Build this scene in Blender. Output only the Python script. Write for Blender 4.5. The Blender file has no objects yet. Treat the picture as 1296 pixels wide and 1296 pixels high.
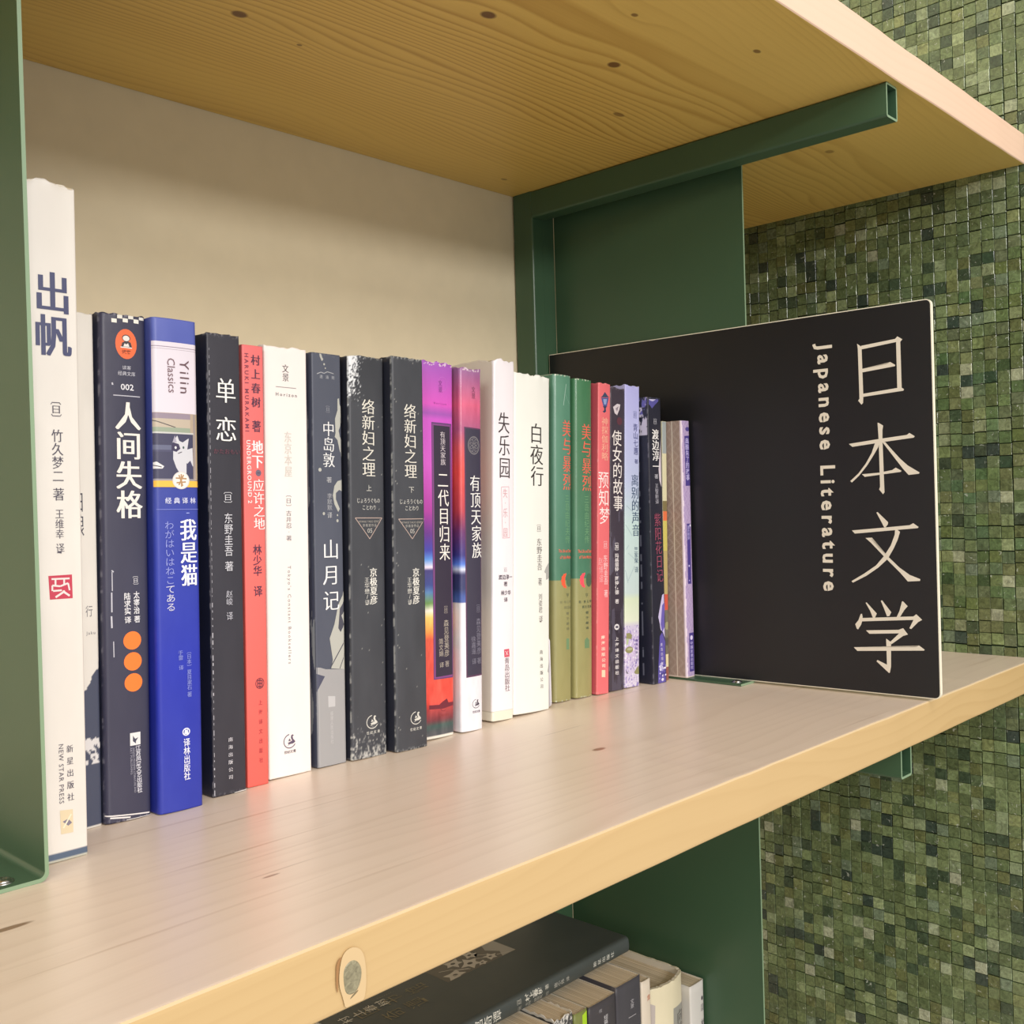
import bpy, bmesh, math, random
import numpy as np
from mathutils import Matrix, Vector

SC = bpy.context.scene
COL = SC.collection
rnd = random.Random(11)

# ------------------------------------------------------------------ camera, sky, lights, exposure
cam_data = bpy.data.cameras.new('camera')
cam_data.sensor_width = 36.0
cam_data.lens = 36.359
cam_data.clip_start = 0.01
cam = bpy.data.objects.new('camera', cam_data)
COL.objects.link(cam)
def set_camera():
    yaw, pitch, roll = -0.80999, -0.00855, -0.02871
    fw = Vector((-math.sin(yaw) * math.cos(pitch), math.cos(yaw) * math.cos(pitch), math.sin(pitch)))
    rt = Vector((math.cos(yaw), math.sin(yaw), 0)); up = rt.cross(fw)
    r2 = rt * math.cos(roll) + up * math.sin(roll); u2 = -rt * math.sin(roll) + up * math.cos(roll)
    m = Matrix.Identity(4)
    for i in range(3):
        m[i][0] = r2[i]; m[i][1] = u2[i]; m[i][2] = -fw[i]
    m[0][3], m[1][3], m[2][3] = -0.04938, -0.25236, 0.12792
    cam.matrix_world = m
set_camera()
SC.camera = cam

world = bpy.data.worlds.new('world'); SC.world = world; world.use_nodes = True
bg = world.node_tree.nodes['Background']
bg.inputs[0].default_value = (1.0, 0.95, 0.885, 1); bg.inputs[1].default_value = 0.66

def area(name, loc, target, size, power, color):
    d = bpy.data.lights.new(name, 'AREA'); d.shape = 'RECTANGLE'; d.size = size[0]; d.size_y = size[1]
    d.energy = power; d.color = color
    o = bpy.data.objects.new(name, d); COL.objects.link(o); o.location = loc
    o.rotation_euler = (Vector(target) - Vector(loc)).to_track_quat('-Z', 'Y').to_euler()
    return o
area('ceiling_lamp', (-1.2, -4.2, 1.15), (.4, .1, .15), (1.6, .35), 84, (1.0, .965, .945))
area('ceiling_lamp', (.3, -3.6, 1.7), (.4, .1, .1), (1.6, .5), 46, (1.0, .94, .90))
area('ceiling_lamp', (.0, -1.1, 1.8), (.5, .1, .3), (1.3, .7), 17, (1.0, .93, .90))
area('ceiling_lamp', (-2.4, -1.6, 1.3), (.7, .1, .2), (.8, .8), 26, (.93, 1.0, .95))

vs = SC.view_settings
vs.view_transform = 'Standard'; vs.look = 'None'; vs.gamma = 1.0; vs.use_curve_mapping = False
vs.exposure = -0.04
# ------------------------------------------------------------------ dimensions (metres)
H = 0.3709      # clear height between boards
T = 0.0230      # board thickness
D = 0.3104      # board depth
XR = 0.7835     # face of the mosaic wall
FZ = -(T + H)   # top of the board below
PX = 0.5765     # right divider
PL = 0.0971     # left divider
TX, TW, TH_ = 0.5516, 0.0152, 0.0208

# ------------------------------------------------------------------ helpers
def srgb(c):
    out = []
    for v in c[:3]:
        v = v / 255.0
        out.append(v / 12.92 if v <= 0.04045 else ((v + 0.055) / 1.055) ** 2.4)
    return tuple(out)
def srgb_np(a):
    a = np.clip(np.asarray(a, dtype=float), 0, 255) / 255.0
    return np.where(a <= 0.04045, a / 12.92, ((a + 0.055) / 1.055) ** 2.4)
def mat(name):
    m = bpy.data.materials.new(name); m.use_nodes = True
    nt = m.node_tree; b = nt.nodes['Principled BSDF']
    return m, nt, b
def N(nt, typ, **kw):
    n = nt.nodes.new(typ)
    for k, v in kw.items():
        if k == 'inp':
            for i, x in v.items(): n.inputs[i].default_value = x
        else: setattr(n, k, v)
    return n
def L(nt, a, b): nt.links.new(a, b)
def math_n(nt, op, a, b=None, c=None):
    n = nt.nodes.new('ShaderNodeMath'); n.operation = op
    for i, x in enumerate((a, b, c)):
        if x is None: continue
        if isinstance(x, (int, float)): n.inputs[i].default_value = x
        else: nt.links.new(x, n.inputs[i])
    return n.outputs[0]
def mixc(nt, f, a, b):
    n = nt.nodes.new('ShaderNodeMix'); n.data_type = 'RGBA'
    for s, x in ((0, f), (6, a), (7, b)):
        if isinstance(x, (int, float)): n.inputs[s].default_value = x
        elif isinstance(x, tuple): n.inputs[s].default_value = (*x, 1)
        else: nt.links.new(x, n.inputs[s])
    return n.outputs[2]

def obj(name, me, m=None, parent=None, loc=None):
    o = bpy.data.objects.new(name, me); COL.objects.link(o)
    if m is not None and len(me.materials) == 0: me.materials.append(m)
    if parent: o.parent = parent
    if loc: o.location = loc
    return o
def empty(name, loc, rot=(0, 0, 0)):
    o = bpy.data.objects.new(name, None); COL.objects.link(o); o.location = loc; o.rotation_euler = rot
    o.empty_display_size = .02
    return o
def tag(o, label=None, cat=None, group=None, kind=None):
    if label: o['label'] = label
    if cat: o['category'] = cat
    if group: o['group'] = group
    if kind: o['kind'] = kind
    return o
def bm_mesh(bm, name, smooth=False):
    me = bpy.data.meshes.new(name); bm.to_mesh(me); bm.free()
    if smooth:
        for p in me.polygons: p.use_smooth = True
    return me
def box_bm(bm, x0, x1, y0, y1, z0, z1, bev=0.0, seg=2):
    r = bmesh.ops.create_cube(bm, size=1.0)
    for v in r['verts']:
        v.co.x = x0 + (v.co.x + .5) * (x1 - x0); v.co.y = y0 + (v.co.y + .5) * (y1 - y0); v.co.z = z0 + (v.co.z + .5) * (z1 - z0)
    if bev > 0:
        es = list({e for v in r['verts'] for e in v.link_edges})
        bmesh.ops.bevel(bm, geom=es, offset=bev, segments=seg, affect='EDGES', profile=.5)
def box(name, dims, m, parent=None, bev=0.0, seg=2):
    bm = bmesh.new(); box_bm(bm, *dims, bev=bev, seg=seg)
    return obj(name, bm_mesh(bm, name), m, parent)

class VNoise:
    def __init__(self, seed, nx=64, ny=64):
        self.g = np.random.RandomState(seed).rand(ny + 1, nx + 1); self.nx, self.ny = nx, ny
    def __call__(self, x, y):
        x = np.mod(x, self.nx - 1e-6); y = np.mod(y, self.ny - 1e-6)
        i = np.floor(x).astype(int); j = np.floor(y).astype(int)
        fx = x - i; fy = y - j; fx = fx * fx * (3 - 2 * fx); fy = fy * fy * (3 - 2 * fy)
        g = self.g
        return (g[j, i] * (1 - fx) + g[j, i + 1] * fx) * (1 - fy) + (g[j + 1, i] * (1 - fx) + g[j + 1, i + 1] * fx) * fy
def fbm(n, x, y, o=3):
    s = 0; a = .5
    for k in range(o):
        s = s + a * n(x * 2 ** k + 7.3 * k, y * 2 ** k + 3.1 * k); a *= .5
    return s / (1 - .5 ** o)

# ------------------------------------------------------------------ materials
def knot_fields(nt, pos, knots):
    """returns (core mask, warp) of a list of knots: (x, y, z, rx, ry, rz, strength)"""
    core = None; warp = None
    knots = knots or [(2.0, 2.0, 2.0, .003, .003, .003, .5)]
    for (cx, cy, cz, rx, ry, rz, st) in knots:
        s = N(nt, 'ShaderNodeVectorMath', operation='SUBTRACT'); L(nt, pos, s.inputs[0]); s.inputs[1].default_value = (cx, cy, cz)
        d = N(nt, 'ShaderNodeVectorMath', operation='DIVIDE'); L(nt, s.outputs[0], d.inputs[0]); d.inputs[1].default_value = (rx, ry, rz)
        l = N(nt, 'ShaderNodeVectorMath', operation='LENGTH'); L(nt, d.outputs[0], l.inputs[0])
        c = N(nt, 'ShaderNodeMapRange', inp={1: 1.15, 2: .75, 3: 0.0, 4: st}); L(nt, l.outputs['Value'], c.inputs[0])
        core = c.outputs[0] if core is None else math_n(nt, 'MAXIMUM', core, c.outputs[0])
        d2 = N(nt, 'ShaderNodeVectorMath', operation='DIVIDE'); L(nt, s.outputs[0], d2.inputs[0]); d2.inputs[1].default_value = (rx * 9, ry * 4.5, rz * 4.5)
        l2 = N(nt, 'ShaderNodeVectorMath', operation='DOT_PRODUCT'); L(nt, d2.outputs[0], l2.inputs[0]); L(nt, d2.outputs[0], l2.inputs[1])
        e = math_n(nt, 'MULTIPLY', math_n(nt, 'EXPONENT', math_n(nt, 'MULTIPLY', l2.outputs['Value'], -1.0)), .0042 * st)
        warp = e if warp is None else math_n(nt, 'ADD', warp, e)
    return core, warp

def wood(name, light, mid, dark, knots, ring=.0046, pith=(.11, .05), contrast=.55, rough=.38, seed=0.0, coat=0.0, fibre=.5, streak=0.0):
    m, nt, b = mat(name)
    geo = N(nt, 'ShaderNodeNewGeometry'); pos = geo.outputs['Position']
    core, warp = knot_fields(nt, pos, knots)
    sep = N(nt, 'ShaderNodeSeparateXYZ'); L(nt, pos, sep.inputs[0])
    lo = N(nt, 'ShaderNodeTexNoise', inp={'Scale': 1.0, 'Detail': 2.0, 'Roughness': .45})
    mp = N(nt, 'ShaderNodeMapping'); mp.inputs['Scale'].default_value = (2.6, 13, 13); mp.inputs['Location'].default_value = (seed, seed * 1.7, 0)
    L(nt, pos, mp.inputs[0]); L(nt, mp.outputs[0], lo.inputs['Vector'])
    wob = math_n(nt, 'MULTIPLY', math_n(nt, 'SUBTRACT', lo.outputs[0], .5), .075)
    yy = math_n(nt, 'ADD', math_n(nt, 'SUBTRACT', sep.outputs[1], pith[0]), wob)
    zz = math_n(nt, 'SUBTRACT', sep.outputs[2], pith[1])
    r = math_n(nt, 'SQRT', math_n(nt, 'ADD', math_n(nt, 'MULTIPLY', yy, yy), math_n(nt, 'MULTIPLY', zz, zz)))
    r = math_n(nt, 'ADD', r, warp)
    fr = math_n(nt, 'FRACT', math_n(nt, 'DIVIDE', r, ring))
    ramp = N(nt, 'ShaderNodeValToRGB'); L(nt, fr, ramp.inputs[0])
    e = ramp.color_ramp.elements; e[0].position = 0; e[0].color = (0, 0, 0, 1); e[1].position = 1; e[1].color = (0, 0, 0, 1)
    x = ramp.color_ramp.elements.new(.55); x.color = (.25, .25, .25, 1)
    x = ramp.color_ramp.elements.new(.86); x.color = (1, 1, 1, 1)
    # irregular strength of the rings across the board
    st = N(nt, 'ShaderNodeTexNoise', inp={'Scale': 1.0, 'Detail': 2.0})
    mp3 = N(nt, 'ShaderNodeMapping'); mp3.inputs['Scale'].default_value = (1.1, 9, 9); mp3.inputs['Location'].default_value = (seed + 4, 1, 0)
    L(nt, pos, mp3.inputs[0]); L(nt, mp3.outputs[0], st.inputs['Vector'])
    sm = N(nt, 'ShaderNodeMapRange', inp={1: .35, 2: .68, 3: .12, 4: 1.0}); L(nt, st.outputs[0], sm.inputs[0])
    fine = N(nt, 'ShaderNodeTexNoise', inp={'Scale': 1.0, 'Detail': 3.0, 'Roughness': .6})
    mp2 = N(nt, 'ShaderNodeMapping'); mp2.inputs['Scale'].default_value = (14, 620, 620); L(nt, pos, mp2.inputs[0]); L(nt, mp2.outputs[0], fine.inputs['Vector'])
    f = math_n(nt, 'MULTIPLY', math_n(nt, 'MULTIPLY', ramp.outputs[0], sm.outputs[0]), contrast)
    f = math_n(nt, 'ADD', f, math_n(nt, 'MULTIPLY', math_n(nt, 'SUBTRACT', fine.outputs[0], .5), fibre))
    if streak:
        sk = N(nt, 'ShaderNodeTexNoise', inp={'Scale': 1.0, 'Detail': 2.0, 'Roughness': .5})
        mp4 = N(nt, 'ShaderNodeMapping'); mp4.inputs['Scale'].default_value = (4.5, 170, 170); mp4.inputs['Rotation'].default_value = (0, 0, .02); L(nt, pos, mp4.inputs[0]); L(nt, mp4.outputs[0], sk.inputs['Vector'])
        sr = N(nt, 'ShaderNodeMapRange', inp={1: .64, 2: .74, 3: 0.0, 4: streak}); L(nt, sk.outputs[0], sr.inputs[0]); f = math_n(nt, 'ADD', f, sr.outputs[0])
    c1 = mixc(nt, math_n(nt, 'MULTIPLY', st.outputs[0], .9), light, mid)
    cl = N(nt, 'ShaderNodeClamp'); L(nt, f, cl.inputs[0])
    c2 = mixc(nt, cl.outputs[0], c1, dark)
    kc = mixc(nt, fine.outputs[0], srgb((92, 60, 28)), srgb((132, 92, 50)))
    c3 = mixc(nt, core, c2, kc)
    L(nt, c3, b.inputs['Base Color'])
    b.inputs['Roughness'].default_value = rough
    b.inputs['Coat Weight'].default_value = coat; b.inputs['Coat Roughness'].default_value = .3
    bmp = N(nt, 'ShaderNodeBump', inp={'Strength': .12, 'Distance': .0004}); L(nt, math_n(nt, 'ADD', f, math_n(nt, 'MULTIPLY', core, .5)), bmp.inputs['Height']); L(nt, bmp.outputs[0], b.inputs['Normal'])
    return m

K_UP = [(.2316, .1896, H, .0042, .0034, .004, 1), (.3214, .1071, H, .0046, .0034, .004, 1), (.4145, .1008, H, .0042, .0034, .004, .95),
        (.4758, .1448, H, .005, .0024, .004, .7), (.3752, .0571, H, .0022, .0016, .003, .8), (.4588, .0367, H, .003, .0018, .003, .8),
        (.6446, .0869, H, .004, .003, .004, .55), (.515, .2832, H, .003, .0018, .003, .6), (.2725, .198, H, .0016, .0012, .003, .8)]
K_MID = [(.3642, .0844, 0, .0048, .0022, .004, .8), (.0724, .0855, 0, .0075, .0016, .004, .8), (.1515, .0604, 0, .0036, .0008, .004, .7), (.158, .0635, 0, .014, .0004, .004, .3), (.385, .128, 0, .02, .0008, .004, .25)]
W_UP = wood('pine_underside', srgb((230, 198, 112)), srgb((220, 182, 92)), srgb((168, 118, 40)), K_UP, pith=(.085, H + .035), contrast=.66, rough=.42, seed=1.3, fibre=.22)
W_MID = wood('pine_board', srgb((232, 196, 128)), srgb((226, 186, 116)), srgb((206, 160, 88)), K_MID, pith=(.2, -.09), contrast=.32, rough=.38, seed=6.1, fibre=.18)
W_TOP = wood('pine_board_pale_top', srgb((230, 212, 192)), srgb((220, 200, 178)), srgb((176, 148, 118)), K_MID, pith=(.2, -.03), contrast=.16, rough=.36, seed=6.1, coat=.35, fibre=.2, ring=.011, streak=.55)  # paler, pinker pine with dark streaks for the upward faces
W_FRONT = wood('pine_front_edge', srgb((230, 198, 174)), srgb((224, 190, 164)), srgb((206, 168, 138)), K_UP[:1], pith=(.085, H + .12), contrast=.2, rough=.5, seed=2.0, fibre=.12)

def paint_metal(name, col, rough=.4):
    m, nt, b = mat(name)
    tc = N(nt, 'ShaderNodeNewGeometry')
    n = N(nt, 'ShaderNodeTexNoise', inp={'Scale': 900.0, 'Detail': 2.0}); L(nt, tc.outputs['Position'], n.inputs['Vector'])
    n2 = N(nt, 'ShaderNodeTexNoise', inp={'Scale': 9.0, 'Detail': 3.0}); L(nt, tc.outputs['Position'], n2.inputs['Vector'])
    c = mixc(nt, n2.outputs[0], tuple(v * .9 for v in srgb(col)), tuple(v * 1.12 for v in srgb(col)))
    L(nt, c, b.inputs['Base Color'])
    bmp = N(nt, 'ShaderNodeBump', inp={'Strength': .08, 'Distance': .0002}); L(nt, n.outputs[0], bmp.inputs['Height']); L(nt, bmp.outputs[0], b.inputs['Normal'])
    b.inputs['Roughness'].default_value = rough
    return m
M_GREEN = paint_metal('green_powder_coat', (60, 88, 64), .36)
M_GREEN_EDGE = paint_metal('green_lit_edge', (128, 152, 122), .4)  # paler green puts the light on panel edges and tube ends into the colour
def plain(name, col, rough=.5, metal=0.0):
    m, nt, b = mat(name)
    g = N(nt, 'ShaderNodeNewGeometry')
    n = N(nt, 'ShaderNodeTexNoise', inp={'Scale': 60.0, 'Detail': 3.0}); L(nt, g.outputs['Position'], n.inputs['Vector'])
    c = mixc(nt, n.outputs[0], tuple(v * .94 for v in srgb(col)), tuple(min(1, v * 1.05) for v in srgb(col)))
    L(nt, c, b.inputs['Base Color']); b.inputs['Roughness'].default_value = rough; b.inputs['Metallic'].default_value = metal
    return m
M_WALL = plain('beige_wall_paint', (222, 210, 180), .6)
M_STEEL = plain('screw_steel', (190, 192, 190), .25, 1.0)
M_DARK = plain('dark_recess', (30, 34, 28), .7)
M_GROUT = plain('grout', (82, 112, 86), .8)
M_BOARD = plain('white_foam_core', (238, 230, 208), .5)
M_SIGN = plain('black_sign_face', (22, 22, 25), .38)
M_SIGNTXT = plain('warm_white_lettering', (222, 212, 194), .5)

def vcol_mat(name, rough=.45, coat=0.0, bump=.05, bscale=350.0, marble=False, spec=.5):
    m, nt, b = mat(name)
    a = N(nt, 'ShaderNodeVertexColor', layer_name='Col')
    g = N(nt, 'ShaderNodeNewGeometry')
    n = N(nt, 'ShaderNodeTexNoise', inp={'Scale': bscale, 'Detail': 3.0}); L(nt, g.outputs['Position'], n.inputs['Vector'])
    if marble:
        v = N(nt, 'ShaderNodeTexNoise', inp={'Scale': 210.0, 'Detail': 4.0, 'Roughness': .65, 'Distortion': 1.6}); L(nt, g.outputs['Position'], v.inputs['Vector'])
        r = N(nt, 'ShaderNodeMapRange', inp={1: .3, 2: .72, 3: .58, 4: 1.5}); L(nt, v.outputs[0], r.inputs[0])
        v2 = N(nt, 'ShaderNodeTexVoronoi', feature='DISTANCE_TO_EDGE', inp={'Scale': 120.0}); L(nt, g.outputs['Position'], v2.inputs['Vector'])
        r2 = N(nt, 'ShaderNodeMapRange', inp={1: 0.0, 2: .02, 3: .25, 4: 0.0}); L(nt, v2.outputs[0], r2.inputs[0])
        mx = N(nt, 'ShaderNodeMix', data_type='RGBA', blend_type='MULTIPLY'); mx.inputs[0].default_value = 1.0
        L(nt, a.outputs[0], mx.inputs[6]); L(nt, r.outputs[0], mx.inputs[7])
        v3 = N(nt, 'ShaderNodeTexNoise', inp={'Scale': 300.0, 'Detail': 2.0, 'Distortion': .8}); L(nt, g.outputs['Position'], v3.inputs['Vector'])
        r3 = N(nt, 'ShaderNodeMapRange', inp={1: .66, 2: .74, 3: 0.0, 4: .55}); L(nt, v3.outputs[0], r3.inputs[0])
        c = mixc(nt, r3.outputs[0], mx.outputs[2], srgb((206, 210, 196)))
        L(nt, c, b.inputs['Base Color'])
    else: L(nt, a.outputs[0], b.inputs['Base Color'])
    bp = N(nt, 'ShaderNodeBump', inp={'Strength': bump, 'Distance': .001}); L(nt, n.outputs[0], bp.inputs['Height']); L(nt, bp.outputs[0], b.inputs['Normal'])
    b.inputs['Roughness'].default_value = rough; b.inputs['Coat Weight'].default_value = coat; b.inputs['Coat Roughness'].default_value = .18
    b.inputs['Specular IOR Level'].default_value = spec
    return m
M_COVER = vcol_mat('printed_cover_satin', .42)
M_GLOSS = vcol_mat('printed_cover_gloss', .34, coat=.35)
M_MATTE = vcol_mat('printed_cover_matte', .62)
M_INK = vcol_mat('printing_ink', .45, bump=0.0)
M_TILE = vcol_mat('green_marble', .22, bump=.25, bscale=260.0, marble=True, spec=.6)
def pages_mat(name, c1, c2):
    m, nt, b = mat(name)
    tc = N(nt, 'ShaderNodeTexCoord'); mp = N(nt, 'ShaderNodeMapping'); mp.inputs['Scale'].default_value = (2600, 9, 9)
    L(nt, tc.outputs['Object'], mp.inputs[0]); n = N(nt, 'ShaderNodeTexNoise', inp={'Scale': 1.0, 'Detail': 2.0}); L(nt, mp.outputs[0], n.inputs['Vector'])
    r = N(nt, 'ShaderNodeMapRange', inp={1: .35, 2: .65}); L(nt, n.outputs[0], r.inputs[0])
    L(nt, mixc(nt, r.outputs[0], srgb(c1), srgb(c2)), b.inputs['Base Color']); b.inputs['Roughness'].default_value = .8
    return m
M_PAGES = pages_mat('page_edges', (176, 158, 128), (226, 212, 186))

def set_cols(me, cols):
    a = me.color_attributes.new('Col', 'FLOAT_COLOR', 'POINT')
    c = np.ones((len(me.vertices), 4), dtype=np.float32); c[:, :3] = cols
    a.data.foreach_set('color', c.ravel())

# ------------------------------------------------------------------ lettering
GL = {}
def glyph(ch, off=0.0, space=1.0):
    k = (ch, off, space)
    if k in GL: return GL[k]
    c = bpy.data.curves.new('glyph', 'FONT'); c.body = ch; c.size = 1; c.offset = off; c.resolution_u = 2; c.space_character = space
    o = bpy.data.objects.new('glyph', c); COL.objects.link(o)
    dg = bpy.context.evaluated_depsgraph_get()
    me = bpy.data.meshes.new_from_object(o.evaluated_get(dg))
    v = np.array([(p.co.x, p.co.y) for p in me.vertices]).reshape(-1, 2)
    f = [tuple(p.vertices) for p in me.polygons]
    bpy.data.meshes.remove(me); bpy.data.objects.remove(o); bpy.data.curves.remove(c)
    GL[k] = (v, f); return GL[k]
STY = {'n': (0.0, (0,)), 'b': (.016, (0,)), 's': (-.008, (-.014, .014)), 'B': (0.0, (-.026, 0, .026)), 'l': (-.012, (0,))}
def text_local(ch, st, space=1.0, latin=False):
    off, shifts = STY[st]
    if latin and st in 'sB': off, shifts = {'s': (0, (0,)), 'B': (.02, (0,))}[st]
    v, f = glyph(ch, off, space)
    V = []; F = []; n = 0; lay = []
    for i, s in enumerate(shifts):
        if len(v) == 0: continue
        V.append(v + np.array([s, 0])); F += [tuple(q + n for q in g) for g in f]; n += len(v); lay += [i] * len(v)
    if not V: return np.zeros((0, 2)), [], []
    return np.vstack(V), F, lay

class Sheet:
    """flat print collected in (u, z) millimetres, laid on a surface by a function"""
    def __init__(self): self.V = []; self.F = []; self.C = []; self.Lr = []; self.n = 0; self.layer = 0
    def add(self, V, F, c, lay=None):
        V = np.asarray(V, dtype=float).reshape(-1, 2)
        self.V.append(V); self.F += [tuple(q + self.n for q in f) for f in F]; self.n += len(V)
        self.C.append(np.tile(srgb_np(c), (len(V), 1)))
        l = np.full(len(V), self.layer, dtype=float)
        if lay is not None and len(lay): l += np.array(lay) * .5
        self.Lr.append(l); self.layer += 1
    def blob(self, pts, c, it=2):
        pts = [np.array(p, float) for p in pts]
        for _ in range(it): pts = [q for a, b_ in zip(pts, pts[1:] + pts[:1]) for q in (a * .75 + b_ * .25, a * .25 + b_ * .75)]
        self.poly([tuple(p) for p in pts], c)
    def poly(self, pts, c):
        pts = [tuple(p) for p in pts]
        xs = [p[0] for p in pts]
        if len(pts) == 4 and max(xs) - min(xs) > 5:
            a, b_, c_, d_ = [np.array(p) for p in pts]; V = []; F = []
            for i in range(13):
                t = i / 12; V.append(a * (1 - t) + b_ * t); V.append(d_ * (1 - t) + c_ * t)
            for i in range(12): F.append((2 * i, 2 * i + 1, 2 * i + 3, 2 * i + 2))
            self.add(V, F, c); return
        bm = bmesh.new(); vs_ = [bm.verts.new((p[0], p[1], 0)) for p in pts]
        try: f = bm.faces.new(vs_)
        except ValueError: bm.free(); return
        bmesh.ops.triangulate(bm, faces=[f])
        bm.verts.index_update(); V = [(v.co.x, v.co.y) for v in bm.verts]; F = [tuple(v.index for v in f.verts) for f in bm.faces]
        bm.free(); self.add(V, F, c)
    def ell(self, cx, cz, rx, rz, c, n=24):
        self.poly([(cx + rx * math.cos(2 * math.pi * k / n), cz + rz * math.sin(2 * math.pi * k / n)) for k in range(n)], c)
    def ring(self, cx, cz, rx, rz, t, c, a0=0, a1=360, n=36):
        V = []; F = []
        for k in range(n + 1):
            a = math.radians(a0 + (a1 - a0) * k / n)
            for s in (0, t): V.append((cx + (rx - s) * math.cos(a), cz + (rz - s) * math.sin(a)))
        for k in range(n): F.append((2 * k, 2 * k + 1, 2 * k + 3, 2 * k + 2))
        self.add(V, F, c)
    def line(self, x0, z0, x1, z1, w, c):
        dx, dz = x1 - x0, z1 - z0; l = math.hypot(dx, dz) or 1e-6; nx, nz = -dz / l * w / 2, dx / l * w / 2
        self.add([(x0 + nx, z0 + nz), (x0 - nx, z0 - nz), (x1 - nx, z1 - nz), (x1 + nx, z1 + nz)], [(0, 1, 2, 3)], c)
    def vtext(self, t, x0, z0, x1, z1, w, c, st='n', fill=.94):
        n = len(t); p = (z0 - z1) / n
        for i, ch in enumerate(t):
            if ch == ' ': continue
            f = (i + .5) / n; cx = x0 + (x1 - x0) * f; cz = z0 + (z1 - z0) * f
            V, F, lay = text_local(ch, st)
            if len(V) == 0: continue
            hgt = p * fill / .92; wid = w / .92
            if ch in '〔〕（）':
                X = V[:, 0] - .5; Y = V[:, 1] - .38
                V2 = np.stack([Y, -X], 1)
            elif ch in '·/':
                V2 = V - (V.max(0) + V.min(0)) / 2
            else: V2 = np.stack([V[:, 0] - .5, V[:, 1] - .38], 1)
            self.add(V2 * np.array([wid, hgt]) + np.array([cx, cz]), F, c, lay); self.layer -= 1
        self.layer += 1
    def htext(self, t, x0, z0, x1, z1, h, c, st='n', rot=False):
        """rot False: along +x, centred on z0; rot True: reads downwards, glyph tops towards +x"""
        Lg = abs((z0 - z1) if rot else (x1 - x0))
        cjk = ord(t[0]) > 0x2000 or t == '·'
        cap = .92 if cjk else .70
        s = h / cap
        V, F, lay = text_local(t, st, 1.0, not cjk)
        n1 = V[:, 0].max() - V[:, 0].min()
        sx = Lg / n1
        if sx > s * 1.15 and len(t) > 1:
            v2, _, _ = text_local(t, st, 1.5, not cjk); n2 = v2[:, 0].max() - v2[:, 0].min()
            sp = 1 + .5 * (Lg / (s * 1.05) - n1) / (n2 - n1); sp = round(min(sp, 3), 3)
            V, F, lay = text_local(t, st, sp, not cjk); sx = Lg / (V[:, 0].max() - V[:, 0].min())
        X = (V[:, 0] - V[:, 0].min()) * sx; Y = (V[:, 1] - (.38 if cjk else .35)) * s
        if rot:
            f = X / Lg
            P = np.stack([x0 + (x1 - x0) * f + Y, z0 - X], 1)
        else: P = np.stack([x0 + X, z0 + Y], 1)
        self.add(P, F, c, lay)
    def draw(self, items, text_sheet=None):
        ts = text_sheet or self
        for it in items:
            k = it[0]
            if k == 'v': ts.vtext(it[1], it[2], it[3], it[4], it[5], it[6], it[7], it[8], it[9])
            elif k == 'h': ts.htext(it[1], it[2], it[3], it[4], it[5], it[6], it[7], it[8])
            elif k == 'r': ts.htext(it[1], it[2], it[3], it[4], it[5], it[6], it[7], it[8], rot=True)
            elif k == 'p': self.poly(it[1], it[2])
            elif k == 'e': self.ell(*it[1:])
            elif k == 'o': self.ring(*it[1:])
            elif k == 'l': self.line(*it[1:])
    def build(self, name, place, parent, m=None, base=.00006, step=.000006, cut=0.0):
        if self.n == 0: return None
        V = np.vstack(self.V); lay = np.concatenate(self.Lr); C = np.vstack(self.C)
        me = bpy.data.meshes.new(name); me.from_pydata([(a[0], a[1], l) for a, l in zip(V, lay)], [], self.F); me.update()
        set_cols(me, C)
        if cut:   # follow a curved spine: cut the flat print into narrow strips first
            bm = bmesh.new(); bm.from_mesh(me)
            u0, u1 = V[:, 0].min(), V[:, 0].max(); u = math.floor(u0 / cut) * cut + cut
            while u < u1:
                bmesh.ops.bisect_plane(bm, geom=bm.verts[:] + bm.edges[:] + bm.faces[:], dist=1e-5, plane_co=(u, 0, 0), plane_no=(1, 0, 0))
                u += cut
            bm.to_mesh(me); bm.free()
        q = np.array([v.co[:] for v in me.vertices])
        P = place(q[:, 0] / 1000, q[:, 1] / 1000, base + q[:, 2] * step)
        me.vertices.foreach_set('co', P.astype(np.float32).ravel()); me.update()
        return obj(name, me, m or M_INK, parent)

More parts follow.
